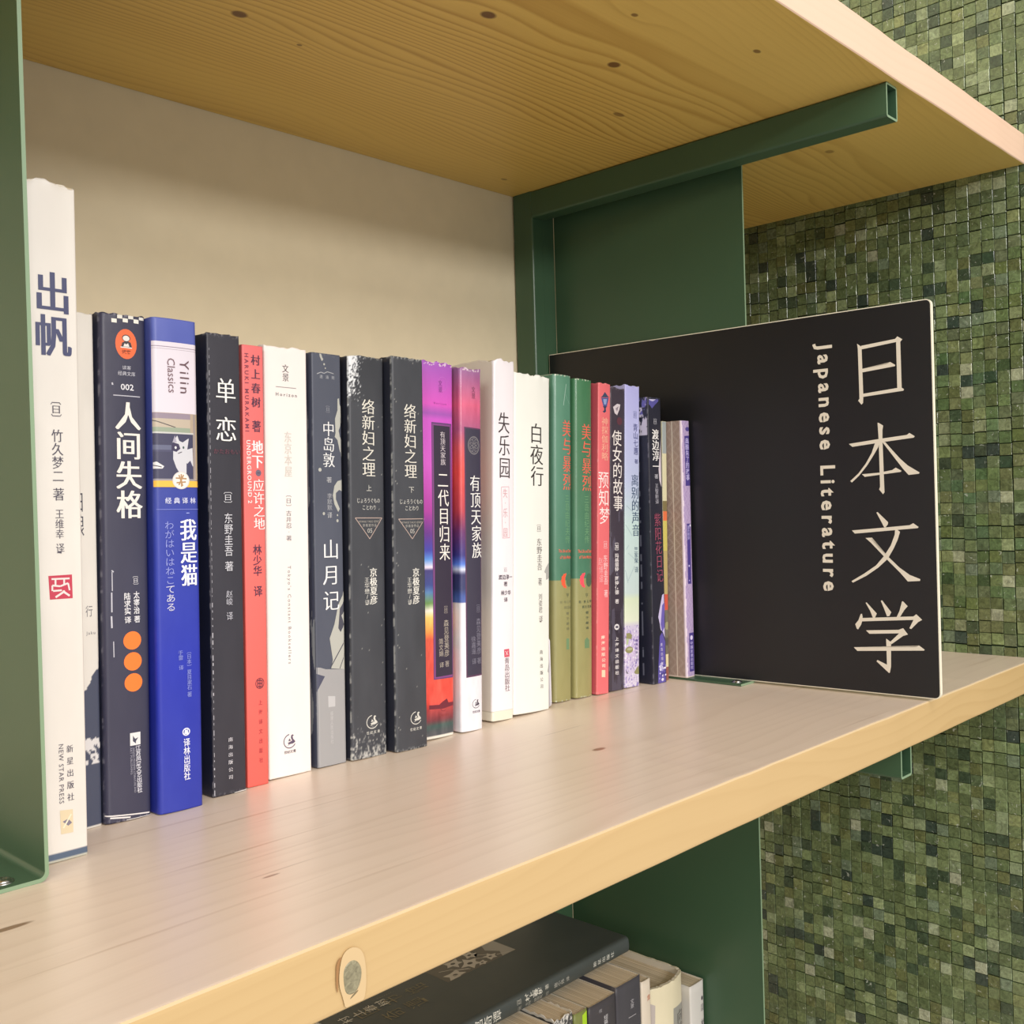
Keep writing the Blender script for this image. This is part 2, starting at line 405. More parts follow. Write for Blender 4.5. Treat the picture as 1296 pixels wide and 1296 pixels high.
def extent(it):
    k = it[0]
    if k == 'p':
        xs = [p[0] for p in it[1]]; zs = [p[1] for p in it[1]]; return min(xs), max(xs), min(zs), max(zs)
    if k == 'l': return min(it[1], it[3]), max(it[1], it[3]), min(it[2], it[4]), max(it[2], it[4])
    return it[1] - it[3], it[1] + it[3], it[2] - it[4], it[2] + it[4]
def lay_out(items, place, root, cut=0.0):
    """each printed picture or emblem and each line of larger lettering is a part; the small print is one part of kind stuff"""
    art = [i for i in items if i[0] in 'peol']; ex = [extent(i) for i in art]; par = list(range(len(art)))
    def find(a):
        while par[a] != a: a = par[a]
        return a
    for a in range(len(art)):
        for b_ in range(a):
            A, B_ = ex[a], ex[b_]
            if A[0] - .6 < B_[1] and B_[0] - .6 < A[1] and A[2] - .6 < B_[3] and B_[2] - .6 < A[3]: par[find(a)] = find(b_)
    groups = {}
    for a in range(len(art)): groups.setdefault(find(a), []).append(a)
    small = Sheet()
    for g_ in groups.values():
        e = [ex[a] for a in g_]; hgt = max(x[3] for x in e) - min(x[2] for x in e); wd = max(x[1] for x in e) - min(x[0] for x in e)
        if max(hgt, wd) > 4 and min(hgt, wd) > 1.6:
            sh = Sheet()
            for a in g_: sh.layer = a; sh.draw([art[a]])
            sh.build('printed_emblem', place, root, cut=cut)
        else:
            for a in g_: small.layer = a; small.draw([art[a]])
    o = small.build('printed_marks', place, root, cut=cut)
    if o: o['kind'] = 'stuff'
    tiny = Sheet(); tiny.layer = len(art) + 4
    for it in items:
        if it[0] not in 'vhr': continue
        if it[6] >= 4.4:
            sh = Sheet(); sh.layer = len(art) + 4; sh.draw([it]); sh.build('lettering', place, root, cut=cut)
        else: tiny.layer = len(art) + 4; tiny.draw([it])
    o = tiny.build('small_print', place, root, cut=cut)
    if o: o['kind'] = 'stuff'

# ------------------------------------------------------------------ books
def spine_y(u, w, bulge, r):
    u = np.clip(u, 0, w); s = np.abs(2 * u / w - 1); d = np.minimum(u, w - u)
    q = np.clip(r - d, 0, r)
    return bulge * s ** 2 + r - np.sqrt(np.maximum(r * r - q * q, 0))
def book(name, box_, depth, paint, prints, m=None, bulge=.0004, r=.0008, c=.0005, inset=.0003, label='', group=None,
         rot=None, root=None, dense=True, top_wave=0.0, seed=1, left=None, text_name='lettering', art_name='printed_artwork', cover_print=None, zres=.0006, fine_side=False):
    X, Y, w, Hh, th = box_
    if root is None:
        root = empty(name, (X, Y, w * math.sin(th)), (0, th, 0))
    tag(root, label, 'book', group)
    # profile from back of the left cover round the spine to the back of the right cover
    ds = [depth, .06, .035, .025, .02, .017, .014, .0115, .009, .007, .005, .0035, .0024, .0016, .0010, .0005]
    if fine_side: ds = [depth, .06, .035] + list(np.arange(.026, .0004, -.0004))
    ds = [d for d in ds if d <= depth]
    y0 = float(spine_y(0.0, w, bulge, r))
    prof = [(0.0, y0 + d, 0.0, d) for d in ds]
    nu = max(8, int(w / .0005)) if dense else max(8, int(w / .002))
    us = list(np.linspace(0, w, nu + 1))
    us = sorted(set(us + [r * .1, r * .3, r * .6, w - r * .1, w - r * .3, w - r * .6]))
    for u in us: prof.append((u, float(spine_y(u, w, bulge, r)), u, 0.0))
    for d in reversed(ds): prof.append((w, y0 + d, w, d))
    nrow = max(6, int(Hh / (zres if dense else .006)))
    zs = np.linspace(0, Hh, nrow + 1)
    P = np.array(prof); n = len(P)
    nz = VNoise(seed + 100)
    U, Z = np.meshgrid(P[:, 2], zs); Dd, _ = np.meshgrid(P[:, 3], zs)
    side = np.zeros(n, dtype=int); side[:len(ds)] = -1; side[n - len(ds):] = 1
    SD = np.tile(side, (len(zs), 1))
    Xv = np.tile(P[:, 0], (len(zs), 1)); Yv = np.tile(P[:, 1], (len(zs), 1)); Zv = Z.copy()
    tw = np.clip((Zv - (Hh - .004)) / .004, 0, 1)
    arc = np.cumsum(np.r_[0, np.hypot(np.diff(P[:, 0]), np.diff(P[:, 1]))])
    wv = (nz(arc * 420, np.zeros(n)) - .45) * top_wave
    Zv = Zv + tw * wv[None, :]
    Yv = Yv + tw ** 2 * (nz(arc * 260 + 9, np.ones(n)) - .5)[None, :] * top_wave * .8
    outer = np.stack([Xv, Yv, Zv], -1).reshape(-1, 3)
    # inner wall
    nx = np.gradient(P[:, 0]); ny = np.gradient(P[:, 1]); ln_ = np.hypot(nx, ny) + 1e-9
    inn = np.stack([P[:, 0] - ny / ln_ * c, P[:, 1] + nx / ln_ * c], 1)
    inn[:, 0] = np.clip(inn[:, 0], c, w - c)
    m_ = len(zs)
    top_in = np.c_[inn, Zv[-1]]; bot_in = np.c_[inn, np.zeros(n)]
    Vv = np.vstack([outer, top_in, bot_in])
    F = []
    for j in range(m_ - 1):
        a = j * n
        F += [(a + i, a + i + 1, a + n + i + 1, a + n + i) for i in range(n - 1)]
    ot = (m_ - 1) * n; ti = m_ * n; bi = ti + n
    for i in range(n - 1):
        F.append((ot + i, ot + i + 1, ti + i + 1, ti + i)); F.append((ti + i, ti + i + 1, bi + i + 1, bi + i)); F.append((bi + i, bi + i + 1, i + 1, i))
    for q in (0, n - 1):   # close the fore edges
        F.append((q, ot + q, ti + q, bi + q))
    me = bpy.data.meshes.new('cover'); me.from_pydata(Vv.tolist(), [], F); me.update()
    cols = paint(U * 1000, Z * 1000, Dd * 1000, SD, w * 1000, Hh * 1000)
    cols = srgb_np(cols).reshape(-1, 3)
    paper = srgb_np((214, 206, 190)); set_cols(me, np.vstack([cols, np.tile(paper, (2 * n, 1))]))
    sm = np.ones(len(me.polygons), dtype=bool); sm[(m_ - 1) * (n - 1):] = False
    me.polygons.foreach_set('use_smooth', sm)
    obj('cover', me, m or M_COVER, root)
    # pages
    e = .00012
    pin = [(float(x), float(y)) for x, y in zip(np.clip(inn[:, 0], c + e, w - c - e), inn[:, 1] + e)]
    k0 = len(ds); pl = [(c + e, depth - .0025 + y0)] + [(x, y + (.0006 if inset > .001 else 0)) for x, y in pin[k0:n - k0]] + [(w - c - e, depth - .0025 + y0)]
    bm = bmesh.new(); zt = Hh - inset; zb = .0001 if inset < .001 else inset
    lo_ = [bm.verts.new((x, y, zb)) for x, y in pl]; hi_ = [bm.verts.new((x, y, zt)) for x, y in pl]
    k = len(pl)
    for i in range(k): bm.faces.new((lo_[i], lo_[(i + 1) % k], hi_[(i + 1) % k], hi_[i]))
    f1 = bm.faces.new(list(reversed(lo_))); f2 = bm.faces.new(hi_)
    bmesh.ops.triangulate(bm, faces=[f1, f2])
    obj('page_block', bm_mesh(bm, 'page_block'), M_PAGES, root)
    def place(u, z, o):
        uu = np.clip(u, .0001, w - .0001)
        return np.stack([uu, spine_y(uu, w, bulge, r) - o, np.clip(z, .0002, Hh - .0003)], 1)
    lay_out(prints, place, root, cut=.3 if r >= .0018 else (.7 if bulge > .0007 else 1.5))
    if left:   # print on the left cover: (distance from the spine, z)
        ls = Sheet(); ls.draw(left)
        ls.build('cover_artwork', lambda u, z, o: np.stack([-o, y0 + np.clip(u, 0, depth), np.clip(z, 0, Hh)], 1), root)
    if cover_print:
        lay_out(cover_print, lambda u, z, o: np.stack([w + o, y0 + np.clip(u, 0, depth), np.clip(z, 0, Hh)], 1), root)
    return root

def lerp3(a, b, t): return np.asarray(a, float) * (1 - t[..., None]) + np.asarray(b, float) * t[..., None]
def grad(z, stops):
    zs = [s[0] for s in stops]; cs = np.array([s[1] for s in stops], float)
    return np.stack([np.interp(z, zs, cs[:, i]) for i in range(3)], -1)
def P_plain(col, wear=.25, wcol=(205, 200, 192), seed=3, tint=4, leftc=None):
    n1 = VNoise(seed); n2 = VNoise(seed + 50)
    def f(U, Z, Dd, SD, w, Hh):
        c = np.ones(U.shape + (3,)) * np.asarray(col, float)
        if leftc is not None: c[SD < 0] = leftc
        c += ((fbm(n2, U * .12 + Dd * .1, Z * .05) - .5) * 2 * tint)[..., None]
        # edge wear along spine corners and at head and tail
        de = np.minimum(U, w - U) + Dd
        nn = fbm(n1, U * .9 + Dd, Z * .35, 4)
        e1 = np.clip(1 - de / .5, 0, 1) * np.clip((nn - (.72 - wear * .4)) * 9, 0, 1)
        dz = np.minimum(Z, Hh - Z)
        e2 = (Dd < 3) * np.clip(1 - dz / 1.6, 0, 1) * np.clip((fbm(n1, U * 1.3 + 5, Z * .8, 3) - (.68 - wear * .45)) * 9, 0, 1)
        k = np.clip(e1 * .7 + e2 * .85, 0, 1) * min(1, wear * 2.2)
        return lerp3(c, np.broadcast_to(np.asarray(wcol, float), c.shape), k) if wear > 0 else c
    return f
BOOK_PRINT = {
 1: [
  ["v","出帆",9.49,218.83,9.29,186.84,12.79,[72,76,110],"B",0.94],
  ["v","〔日〕",9.73,172.51,9.96,162.54,3.79,[80,76,88],"s",0.94],
  ["v","竹久梦二",10.06,160.2,10.1,140.24,4.08,[80,76,90],"s",0.94],
  ["v","著",10.21,138.48,10.11,133.48,4.08,[80,76,90],"s",0.94],
  ["v","王维幸",10.34,130.54,10.27,119.39,3.06,[85,80,92],"s",0.94],
  ["v","译",10.38,117.91,10.3,113.8,3.06,[85,80,92],"s",0.94],
  ["v","新星出版社",12.4,43.25,12.4,20.84,2.5,[70,66,84],"s",0.62],
  ["r","NEW STAR PRESS",9.18,43.23,9.03,21.28,1.74,[95,90,100],"s"],
  ["p",[[5.8,105.85],[14.56,105.92],[14.67,97.03],[6.2,97.08]],[196,62,84]],
  ["l",6.93,104.61,13.64,104.5,0.67,[228,220,216]],
  ["l",8.37,104.52,8.32,102.19,0.67,[228,220,216]],
  ["l",11.58,104.62,11.53,102.27,0.67,[228,220,216]],
  ["l",7.17,102.26,10.06,101.78,0.67,[228,220,216]],
  ["l",7.17,102.26,7.13,100.22,0.63,[228,220,216]],
  ["l",10.06,101.78,13.01,102.77,0.67,[228,220,216]],
  ["l",13.01,102.77,13.55,100.07,0.63,[228,220,216]],
  ["l",7.42,100.2,10.61,100.27,0.67,[228,220,216]],
  ["l",8.24,97.8,11.78,99.9,0.76,[228,220,216]],
  ["l",10.9,99.96,13.51,98.01,0.76,[228,220,216]],
  ["p",[[8.28,18.81],[13.08,18.33],[13.09,9.77],[8.51,9.98]],[222,206,172]],
  ["p",[[9.19,14.51],[11.25,15.21],[12.69,13.41],[11.2,12.57]],[130,124,140]],
  ["l",9.43,12.11,12.46,16.7,0.59,[236,226,200]],
 ],
 2: [
  ["v","白狼",11.25,138.92,11.2,119.01,4.2,[70,68,80],"s",0.94],
  ["v","行",14.92,91.11,14.83,86.27,2.95,[120,118,122],"n",0.94],
  ["h","Jaku",13.4,79.75,17.33,79.75,1.29,[110,108,115],"n"],
 ],
 3: [
  ["h","读客",9.08,189.17,12.89,189.17,1.66,[205,205,215],"n"],
  ["h","经典文库",7.17,186.68,14.77,186.68,1.78,[205,205,215],"n"],
  ["h","002",8.29,181.05,14.0,181.05,2.48,[225,225,230],"b"],
  ["v","人间失格",11.31,175.1,11.69,125.68,10.74,[236,232,224],"B",0.94],
  ["v","〔日〕",13.65,103.05,13.91,96.71,2.44,[220,220,225],"n",0.94],
  ["v","太宰治",14.07,95.37,14.12,85.73,2.62,[225,225,228],"b",0.94],
  ["v","著",14.28,85.05,14.24,82.06,2.62,[225,225,228],"b",0.94],
  ["v","陆求实",9.9,94.97,10.13,85.7,2.75,[225,225,228],"b",0.94],
  ["v","译",10.12,85.04,10.08,82.07,2.75,[225,225,228],"b",0.94],
  ["v","江苏凤凰文艺出版社",13.9,30.6,14.51,10.56,2.27,[215,215,222],"b",0.94],
  ["r","JIANGSU PHOENIX LITERATURE AND",11.91,29.94,12.42,10.99,0.9,[165,165,178],"n"],
  ["r","ART PUBLISHING",10.77,30.14,10.96,18.87,0.9,[165,165,178],"n"],
  ["e",11.01,199.13,4.71,6.31,[236,112,66]],
  ["e",11.01,201.62,1.8,1.46,[70,60,66]],
  ["e",11.0,201.52,1.46,1.16,[235,228,222]],
  ["p",[[8.68,197.54],[9.22,199.59],[10.44,200.29],[11.65,200.43],[13.03,199.85],[13.52,197.91]],[70,62,66]],
  ["p",[[9.72,197.99],[10.25,199.37],[10.97,198.96],[11.81,199.55],[12.38,198.12]],[235,228,222]],
  ["p",[[8.51,197.87],[13.52,197.87],[13.52,197.47],[8.51,197.47]],[240,236,230]],
  ["h","读客",9.0,195.81,12.98,195.81,1.66,[150,70,44],"b"],
  ["p",[[5.17,177.53],[16.93,177.53],[16.93,177.13],[5.17,177.13]],[190,190,200]],
  ["e",12.06,74.78,3.98,3.84,[250,128,52]],
  ["e",12.2,65.99,3.98,3.84,[250,128,52]],
  ["e",12.34,57.16,3.98,3.84,[250,128,52]],
  ["p",[[10.47,36.09],[15.09,36.09],[15.09,30.8],[10.47,30.8]],[228,228,226]],
  ["p",[[11.7,34.94],[12.72,33.45],[14.12,33.88],[13.05,32.4],[13.04,31.41],[11.67,32.63]],[70,72,90]],
  ["l",3.55,104.52,4.39,103.82,0.5,[196,196,206]],
  ["l",3.71,103.86,3.75,96.01,0.38,[196,196,206]],
  ["l",3.47,95.37,3.46,87.2,0.55,[196,196,206]],
  ["l",3.27,85.59,3.41,80.67,0.67,[196,196,206]],
  ["l",4.01,75.07,4.1,68.52,0.38,[196,196,206]],
  ["l",4.74,182.5,4.93,181.53,0.67,[196,196,206]],
  ["p",[[4.73,209.24],[6.95,209.24],[6.95,207.6],[4.73,207.6]],[236,234,224]],
  ["p",[[9.52,209.87],[11.76,209.87],[11.76,208.21],[9.52,208.21]],[236,234,224]],
  ["p",[[14.37,210.0],[16.65,210.0],[16.65,208.32],[14.37,208.32]],[236,234,224]],
  ["p",[[7.14,211.04],[9.36,211.04],[9.36,209.52],[7.14,209.52]],[226,224,214]],
  ["p",[[11.95,211.35],[14.22,211.35],[14.22,209.82],[11.95,209.82]],[226,224,214]],
  ["p",[[16.84,211.49],[19.15,211.49],[19.15,209.95],[16.84,209.95]],[226,224,214]],
  ["l",0.06,3.44,18.97,1.3,0.55,[226,222,220]],
  ["l",1.72,2.42,10.21,1.21,0.67,[226,222,220]],
  ["l",8.48,0.28,19.66,0.15,0.42,[226,222,220]],
 ],
 4: [
  ["r","Yilin",14.16,193.7,14.29,179.34,4.47,[100,72,78],"s"],
  ["r","Classics",7.91,193.94,8.39,179.24,3.47,[120,92,98],"s"],
  ["h","经典译林",4.36,133.0,18.76,133.0,2.56,[205,208,235],"b"],
  ["h","·",13.79,127.69,15.66,127.69,2.73,[150,160,225],"b"],
  ["v","我是猫",14.87,125.3,15.12,95.86,7.65,[238,238,248],"B",0.94],
  ["v","わがはいはねこ",6.02,124.4,6.11,97.09,3.99,[140,148,215],"n",0.94],
  ["v","てある",6.11,97.09,6.29,85.61,4.17,[205,205,225],"n",0.94],
  ["v","〔日本〕夏目漱石",14.29,68.93,14.25,51.18,2.23,[140,150,215],"n",0.94],
  ["v","著",14.24,50.5,14.2,48.12,2.23,[140,150,215],"n",0.94],
  ["v","于雷 译",10.21,68.68,10.43,60.17,2.21,[140,150,215],"n",0.94],
  ["v","译林出版社",12.53,30.65,12.48,12.63,2.96,[220,222,240],"b",0.94],
  ["p",[[-0.16,200.92],[22.72,200.92],[22.72,170.58],[-0.16,170.58]],[222,214,224]],
  ["p",[[0.05,199.0],[22.95,199.0],[22.95,198.66],[0.05,198.66]],[150,136,152]],
  ["p",[[0.03,197.98],[22.93,197.98],[22.93,197.78],[0.03,197.78]],[176,164,176]],
  ["p",[[-0.64,170.58],[22.2,170.58],[22.2,141.66],[-0.64,141.66]],[178,160,140]],
  ["p",[[-0.42,170.41],[16.75,170.41],[16.75,168.04],[-0.42,168.04]],[150,136,150]],
  ["p",[[-0.47,168.04],[16.69,168.04],[16.69,164.31],[-0.47,164.31]],[190,176,158]],
  ["l",-0.45,167.22,9.61,164.39,0.42,[90,84,84]],
  ["p",[[-0.52,164.31],[16.64,164.31],[16.64,162.28],[-0.52,162.28]],[150,162,142]],
  ["p",[[-0.54,162.32],[18.5,162.32],[18.5,161.64],[-0.54,161.64]],[200,200,196]],
  ["p",[[-0.7,161.63],[17.95,161.63],[17.95,142.31],[-0.7,142.31]],[66,66,92]],
  ["p",[[-0.64,156.7],[8.0,156.7],[8.0,154.51],[-0.64,154.51]],[100,104,130]],
  ["p",[[-0.66,154.68],[17.99,154.68],[17.99,153.83],[-0.66,153.83]],[76,76,104]],
  ["l",18.64,170.36,18.54,142.46,0.76,[150,140,140]],
  ["p",[[19.54,170.51],[22.2,170.51],[22.2,142.49],[19.54,142.49]],[196,178,146]],
  ["p",[[-0.86,142.32],[18.53,142.32],[18.53,141.47],[-0.86,141.47]],[150,146,150]],
  ["p",[[8.34,154.17],[9.16,159.28],[10.29,161.03],[11.17,158.69],[12.82,158.07],[15.08,159.53],[15.83,159.91],[15.42,157.49],[15.0,155.08],[17.64,155.86],[17.88,147.95],[16.36,147.23],[14.53,149.24],[14.45,144.8],[12.96,144.43],[10.76,145.41],[9.68,147.08],[8.28,150.78]],[206,206,212]],
  ["p",[[7.65,156.85],[8.58,157.9],[10.96,157.32],[11.66,155.3],[9.8,153.88],[7.61,154.48]],[60,54,84]],
  ["p",[[8.03,157.88],[9.18,160.98],[10.05,157.96]],[168,164,180]],
  ["p",[[14.52,148.56],[16.42,150.32],[17.87,147.27],[17.45,144.51],[14.84,145.49]],[66,66,96]],
  ["e",9.46,155.73,0.48,0.58,[225,225,225]],
  ["e",13.15,155.87,0.45,0.58,[70,90,90]],
  ["l",10.52,153.22,12.38,153.96,0.38,[90,84,96]],
  ["p",[[-1.1,148.84],[1.04,149.57],[4.24,147.63],[3.5,146.61],[-0.79,146.52]],[222,220,220]],
  ["l",-0.76,148.18,3.15,147.27,0.38,[60,56,70]],
  ["p",[[-0.89,141.49],[21.92,141.49],[21.92,138.77],[-0.89,138.77]],[240,186,74]],
  ["e",11.8,141.68,4.02,3.81,[214,206,204]],
  ["e",11.8,141.68,3.57,3.41,[236,230,222]],
  ["l",9.24,142.66,14.41,142.4,0.63,[176,138,98]],
  ["l",9.58,140.63,14.02,141.03,0.63,[176,138,98]],
  ["l",10.74,144.05,12.5,139.3,0.63,[176,138,98]],
  ["l",12.95,144.09,10.66,139.63,0.63,[176,138,98]],
  ["l",11.85,144.41,11.94,138.96,0.63,[176,138,98]],
  ["p",[[0.71,129.36],[21.73,129.36],[21.73,129.09],[0.71,129.09]],[120,130,210]],
  ["o",12.35,33.4,1.82,1.7,0.5,[222,224,242],0,360],
  ["p",[[11.3,32.55],[11.85,34.67],[12.36,34.08],[12.96,34.49],[13.44,32.2]],[222,224,242]],
 ],
 5: [
  ["v","单",9.05,188.38,8.84,176.54,10.07,[238,236,232],"s",0.94],
  ["v","恋",8.95,170.82,8.74,159.0,10.46,[238,236,232],"s",0.94],
  ["h","かたおもい",2.49,154.89,15.78,154.89,2.34,[112,62,78],"n"],
  ["v","〔日〕",9.19,138.6,9.23,129.65,4.23,[205,205,212],"n",0.94],
  ["v","东野圭吾",9.31,127.14,9.24,107.45,4.23,[205,205,212],"n",0.94],
  ["v","著",9.33,105.3,9.24,100.65,4.23,[205,205,212],"n",0.94],
  ["v","赵峻",9.17,92.07,9.17,85.27,3.22,[180,180,190],"n",0.94],
  ["v","译",9.2,82.41,9.14,78.48,3.22,[180,180,190],"n",0.94],
  ["v","南海出版公司",8.62,26.37,8.46,6.05,2.25,[215,212,218],"s",0.55],
  ["l",1.1,201.15,1.12,200.16,0.14,[176,174,182]],
  ["l",1.09,197.79,1.11,196.49,0.15,[176,174,182]],
  ["l",1.08,194.42,1.11,193.77,0.18,[176,174,182]],
  ["l",1.07,191.06,1.07,188.74,0.23,[176,174,182]],
  ["l",1.06,187.7,1.06,185.68,0.15,[176,174,182]],
  ["l",1.05,184.34,1.06,182.76,0.16,[176,174,182]],
  ["l",1.03,180.97,1.06,180.11,0.14,[176,174,182]],
  ["l",1.02,177.61,1.05,176.66,0.24,[176,174,182]],
  ["l",1.01,174.25,1.01,172.11,0.23,[176,174,182]],
  ["l",1.0,170.89,1.0,168.8,0.15,[176,174,182]],
  ["l",0.99,167.53,1.01,166.39,0.2,[176,174,182]],
  ["l",0.98,164.17,0.98,162.21,0.23,[176,174,182]],
  ["l",0.97,160.81,0.97,158.56,0.14,[176,174,182]],
  ["l",0.95,157.45,0.96,155.74,0.21,[176,174,182]],
  ["l",0.94,154.09,0.96,152.57,0.15,[176,174,182]],
  ["l",0.93,150.73,0.95,149.28,0.14,[176,174,182]],
  ["l",0.92,147.37,0.92,145.02,0.24,[176,174,182]],
  ["l",0.91,144.01,0.92,142.41,0.16,[176,174,182]],
  ["l",0.9,140.65,0.9,138.35,0.2,[176,174,182]],
  ["l",0.89,137.29,0.89,135.05,0.23,[176,174,182]],
  ["l",0.87,133.93,0.89,132.42,0.18,[176,174,182]],
  ["l",0.86,130.58,0.87,128.88,0.18,[176,174,182]],
  ["l",0.85,127.22,0.88,126.38,0.16,[176,174,182]],
  ["l",0.84,123.86,0.84,121.75,0.13,[176,174,182]],
  ["l",0.83,120.51,0.86,119.89,0.2,[176,174,182]],
  ["l",0.82,117.15,0.84,116.07,0.19,[176,174,182]],
  ["l",0.81,113.79,0.82,112.35,0.17,[176,174,182]],
  ["l",0.79,110.44,0.79,107.97,0.15,[176,174,182]],
  ["l",0.78,107.08,0.8,105.75,0.15,[176,174,182]],
  ["l",0.77,103.73,0.78,101.97,0.16,[176,174,182]],
  ["l",0.76,100.37,0.78,99.15,0.22,[176,174,182]],
  ["l",0.75,97.02,0.77,95.87,0.2,[176,174,182]],
  ["l",0.74,93.67,0.74,91.38,0.14,[176,174,182]],
  ["l",0.73,90.31,0.75,89.66,0.15,[176,174,182]],
  ["l",0.72,86.96,0.72,84.94,0.35,[176,174,182]],
  ["l",0.7,83.6,0.73,82.61,0.27,[176,174,182]],
  ["l",0.69,80.25,0.72,79.38,0.3,[176,174,182]],
  ["l",0.68,76.9,0.71,76.28,0.37,[176,174,182]],
  ["l",0.67,73.55,0.67,71.28,0.45,[176,174,182]],
  ["l",0.66,70.2,0.66,68.24,0.45,[176,174,182]],
  ["l",0.65,66.84,0.68,66.28,0.25,[176,174,182]],
  ["l",0.64,63.49,0.63,61.09,0.4,[176,174,182]],
  ["l",0.62,60.14,0.64,58.81,0.45,[176,174,182]],
  ["l",0.61,56.79,0.62,55.06,0.41,[176,174,182]],
  ["l",0.6,53.44,0.62,52.34,0.22,[176,174,182]],
  ["l",0.59,50.09,0.61,48.7,0.21,[176,174,182]],
  ["l",0.58,46.74,0.6,45.47,0.45,[176,174,182]],
  ["l",0.57,43.39,0.59,42.22,0.17,[176,174,182]],
  ["l",0.56,40.04,0.58,39.42,0.22,[176,174,182]],
  ["l",0.54,36.69,0.55,34.65,0.27,[176,174,182]],
  ["l",0.53,33.35,0.55,32.25,0.2,[176,174,182]],
  ["l",0.52,30.0,0.52,27.57,0.29,[176,174,182]],
  ["l",0.51,26.65,0.53,25.71,0.19,[176,174,182]],
  ["l",0.5,23.3,0.53,22.66,0.22,[176,174,182]],
  ["l",0.49,19.96,0.5,18.11,0.21,[176,174,182]],
  ["l",0.48,16.61,0.51,16.0,0.31,[176,174,182]],
  ["l",0.47,13.26,0.49,12.25,0.46,[176,174,182]],
  ["l",0.45,9.92,0.48,9.15,0.32,[176,174,182]],
  ["l",0.44,6.57,0.45,4.54,0.29,[176,174,182]],
  ["l",0.43,3.23,0.43,0.78,0.31,[176,174,182]],
  ["l",0.6,-0.16,7.75,-0.22,0.55,[198,192,186]],
  ["l",10.18,0.17,16.73,0.45,0.67,[198,192,186]],
  ["l",17.25,64.4,17.35,60.77,0.42,[198,192,186]],
  ["l",17.05,110.77,17.18,108.59,0.42,[198,192,186]],
 ],
 6: [
  ["v","村上春树",6.95,201.25,6.96,175.06,4.67,[88,50,72],"B",0.72],
  ["v","著",7.09,169.91,7.0,164.37,4.46,[88,50,72],"b",0.94],
  ["r","HARUKI MURAKAMI",2.22,200.76,2.16,164.49,1.93,[120,52,72],"b"],
  ["v","地下",7.41,160.7,7.37,147.42,5.95,[248,238,236],"B",0.94],
  ["v","应许之地",7.72,142.63,7.98,118.65,5.96,[248,238,236],"s",0.94],
  ["r","UNDERGROUND 2",2.64,160.49,3.11,131.2,2.01,[250,225,222],"b"],
  ["v","林少华",6.6,112.05,6.58,97.34,4.45,[88,50,72],"b",0.94],
  ["v","译",6.72,92.91,6.64,87.77,4.45,[88,50,72],"b",0.94],
  ["v","上海译文出版社",7.08,40.65,7.1,9.4,1.95,[176,66,72],"b",0.5],
  ["e",7.76,145.36,1.54,1.55,[108,98,116]],
  ["l",7.0,145.35,8.62,145.38,0.34,[70,60,80]],
  ["o",6.98,47.35,2.38,2.57,0.36,[110,48,64],0,360],
  ["l",5.6,48.92,8.36,48.58,0.46,[96,44,62]],
  ["l",5.58,47.46,8.34,47.11,0.46,[96,44,62]],
  ["l",5.56,45.99,8.31,45.64,0.46,[96,44,62]],
  ["l",7.01,49.48,6.94,45.08,0.46,[96,44,62]],
  ["l",5.81,48.89,5.77,46.33,0.46,[96,44,62]],
  ["l",8.19,48.6,8.15,46.03,0.46,[96,44,62]],
 ],
 7: [
  ["v","文景",11.62,197.69,11.72,189.32,3.59,[70,62,66],"s",0.94],
  ["h","Horizon",6.05,182.99,17.97,182.99,1.59,[110,102,106],"b"],
  ["v","东京本屋",12.47,165.38,12.58,143.29,4.05,[208,200,192],"B",0.94],
  ["v","〔日〕吉井忍·著",12.48,136.43,12.38,112.46,3.15,[120,112,118],"s",0.85],
  ["r","Tokyo's Constant Booksellers",12.38,100.67,12.1,53.57,1.8,[128,120,124],"s"],
  ["h","世纪文景",8.11,11.46,14.83,11.46,1.43,[90,80,92],"b"],
  ["p",[[6.11,186.67],[17.66,186.67],[17.66,186.32],[6.11,186.32]],[150,140,140]],
  ["o",11.44,16.49,3.6,3.48,0.47,[96,82,104],95,330],
  ["p",[[11.05,14.67],[10.17,15.79],[11.8,16.28],[12.7,16.58],[12.0,17.91],[12.2,19.24],[13.11,19.55],[13.71,18.85],[12.99,18.66],[13.26,17.4],[14.32,16.31],[14.49,15.68],[13.04,15.07],[11.06,15.03],[9.8,14.58]],[96,82,104]],
  ["p",[[10.54,16.48],[11.1,17.91],[12.16,16.67]],[96,82,104]],
 ],
 8: [
  ["h","遗涌熊",4.28,193.17,13.43,193.17,1.73,[150,152,160],"b"],
  ["v","〔日〕",8.98,180.37,9.0,174.06,2.41,[150,152,162],"n",0.94],
  ["v","中岛敦",9.29,171.32,9.19,148.06,6.99,[226,226,226],"s",0.94],
  ["v","著",9.25,143.53,9.19,140.57,3.13,[185,186,190],"n",0.94],
  ["v","李默默",9.34,135.45,9.27,126.78,2.89,[165,166,172],"n",0.94],
  ["v","译",9.26,126.0,9.2,122.85,2.89,[185,186,190],"n",0.94],
  ["v","山月记",9.66,113.78,9.42,75.58,9.64,[230,230,230],"s",0.78],
  ["v","福建人民出版社",8.61,26.91,8.64,10.8,1.73,[188,186,186],"n",0.94],
  ["l",2.89,194.41,5.28,195.41,0.38,[165,166,170]],
  ["l",5.28,195.41,7.18,194.99,0.38,[165,166,170]],
  ["l",7.18,194.99,9.12,195.95,0.38,[165,166,170]],
  ["l",9.12,195.95,12.98,195.31,0.38,[165,166,170]],
  ["p",[[4.29,205.89],[5.46,205.23],[6.14,202.95],[6.83,201.84],[5.86,200.96],[4.71,203.2]],[178,178,170]],
  ["e",7.27,199.52,0.48,0.55,[178,178,170]],
  ["e",7.95,197.62,0.38,0.39,[178,178,170]],
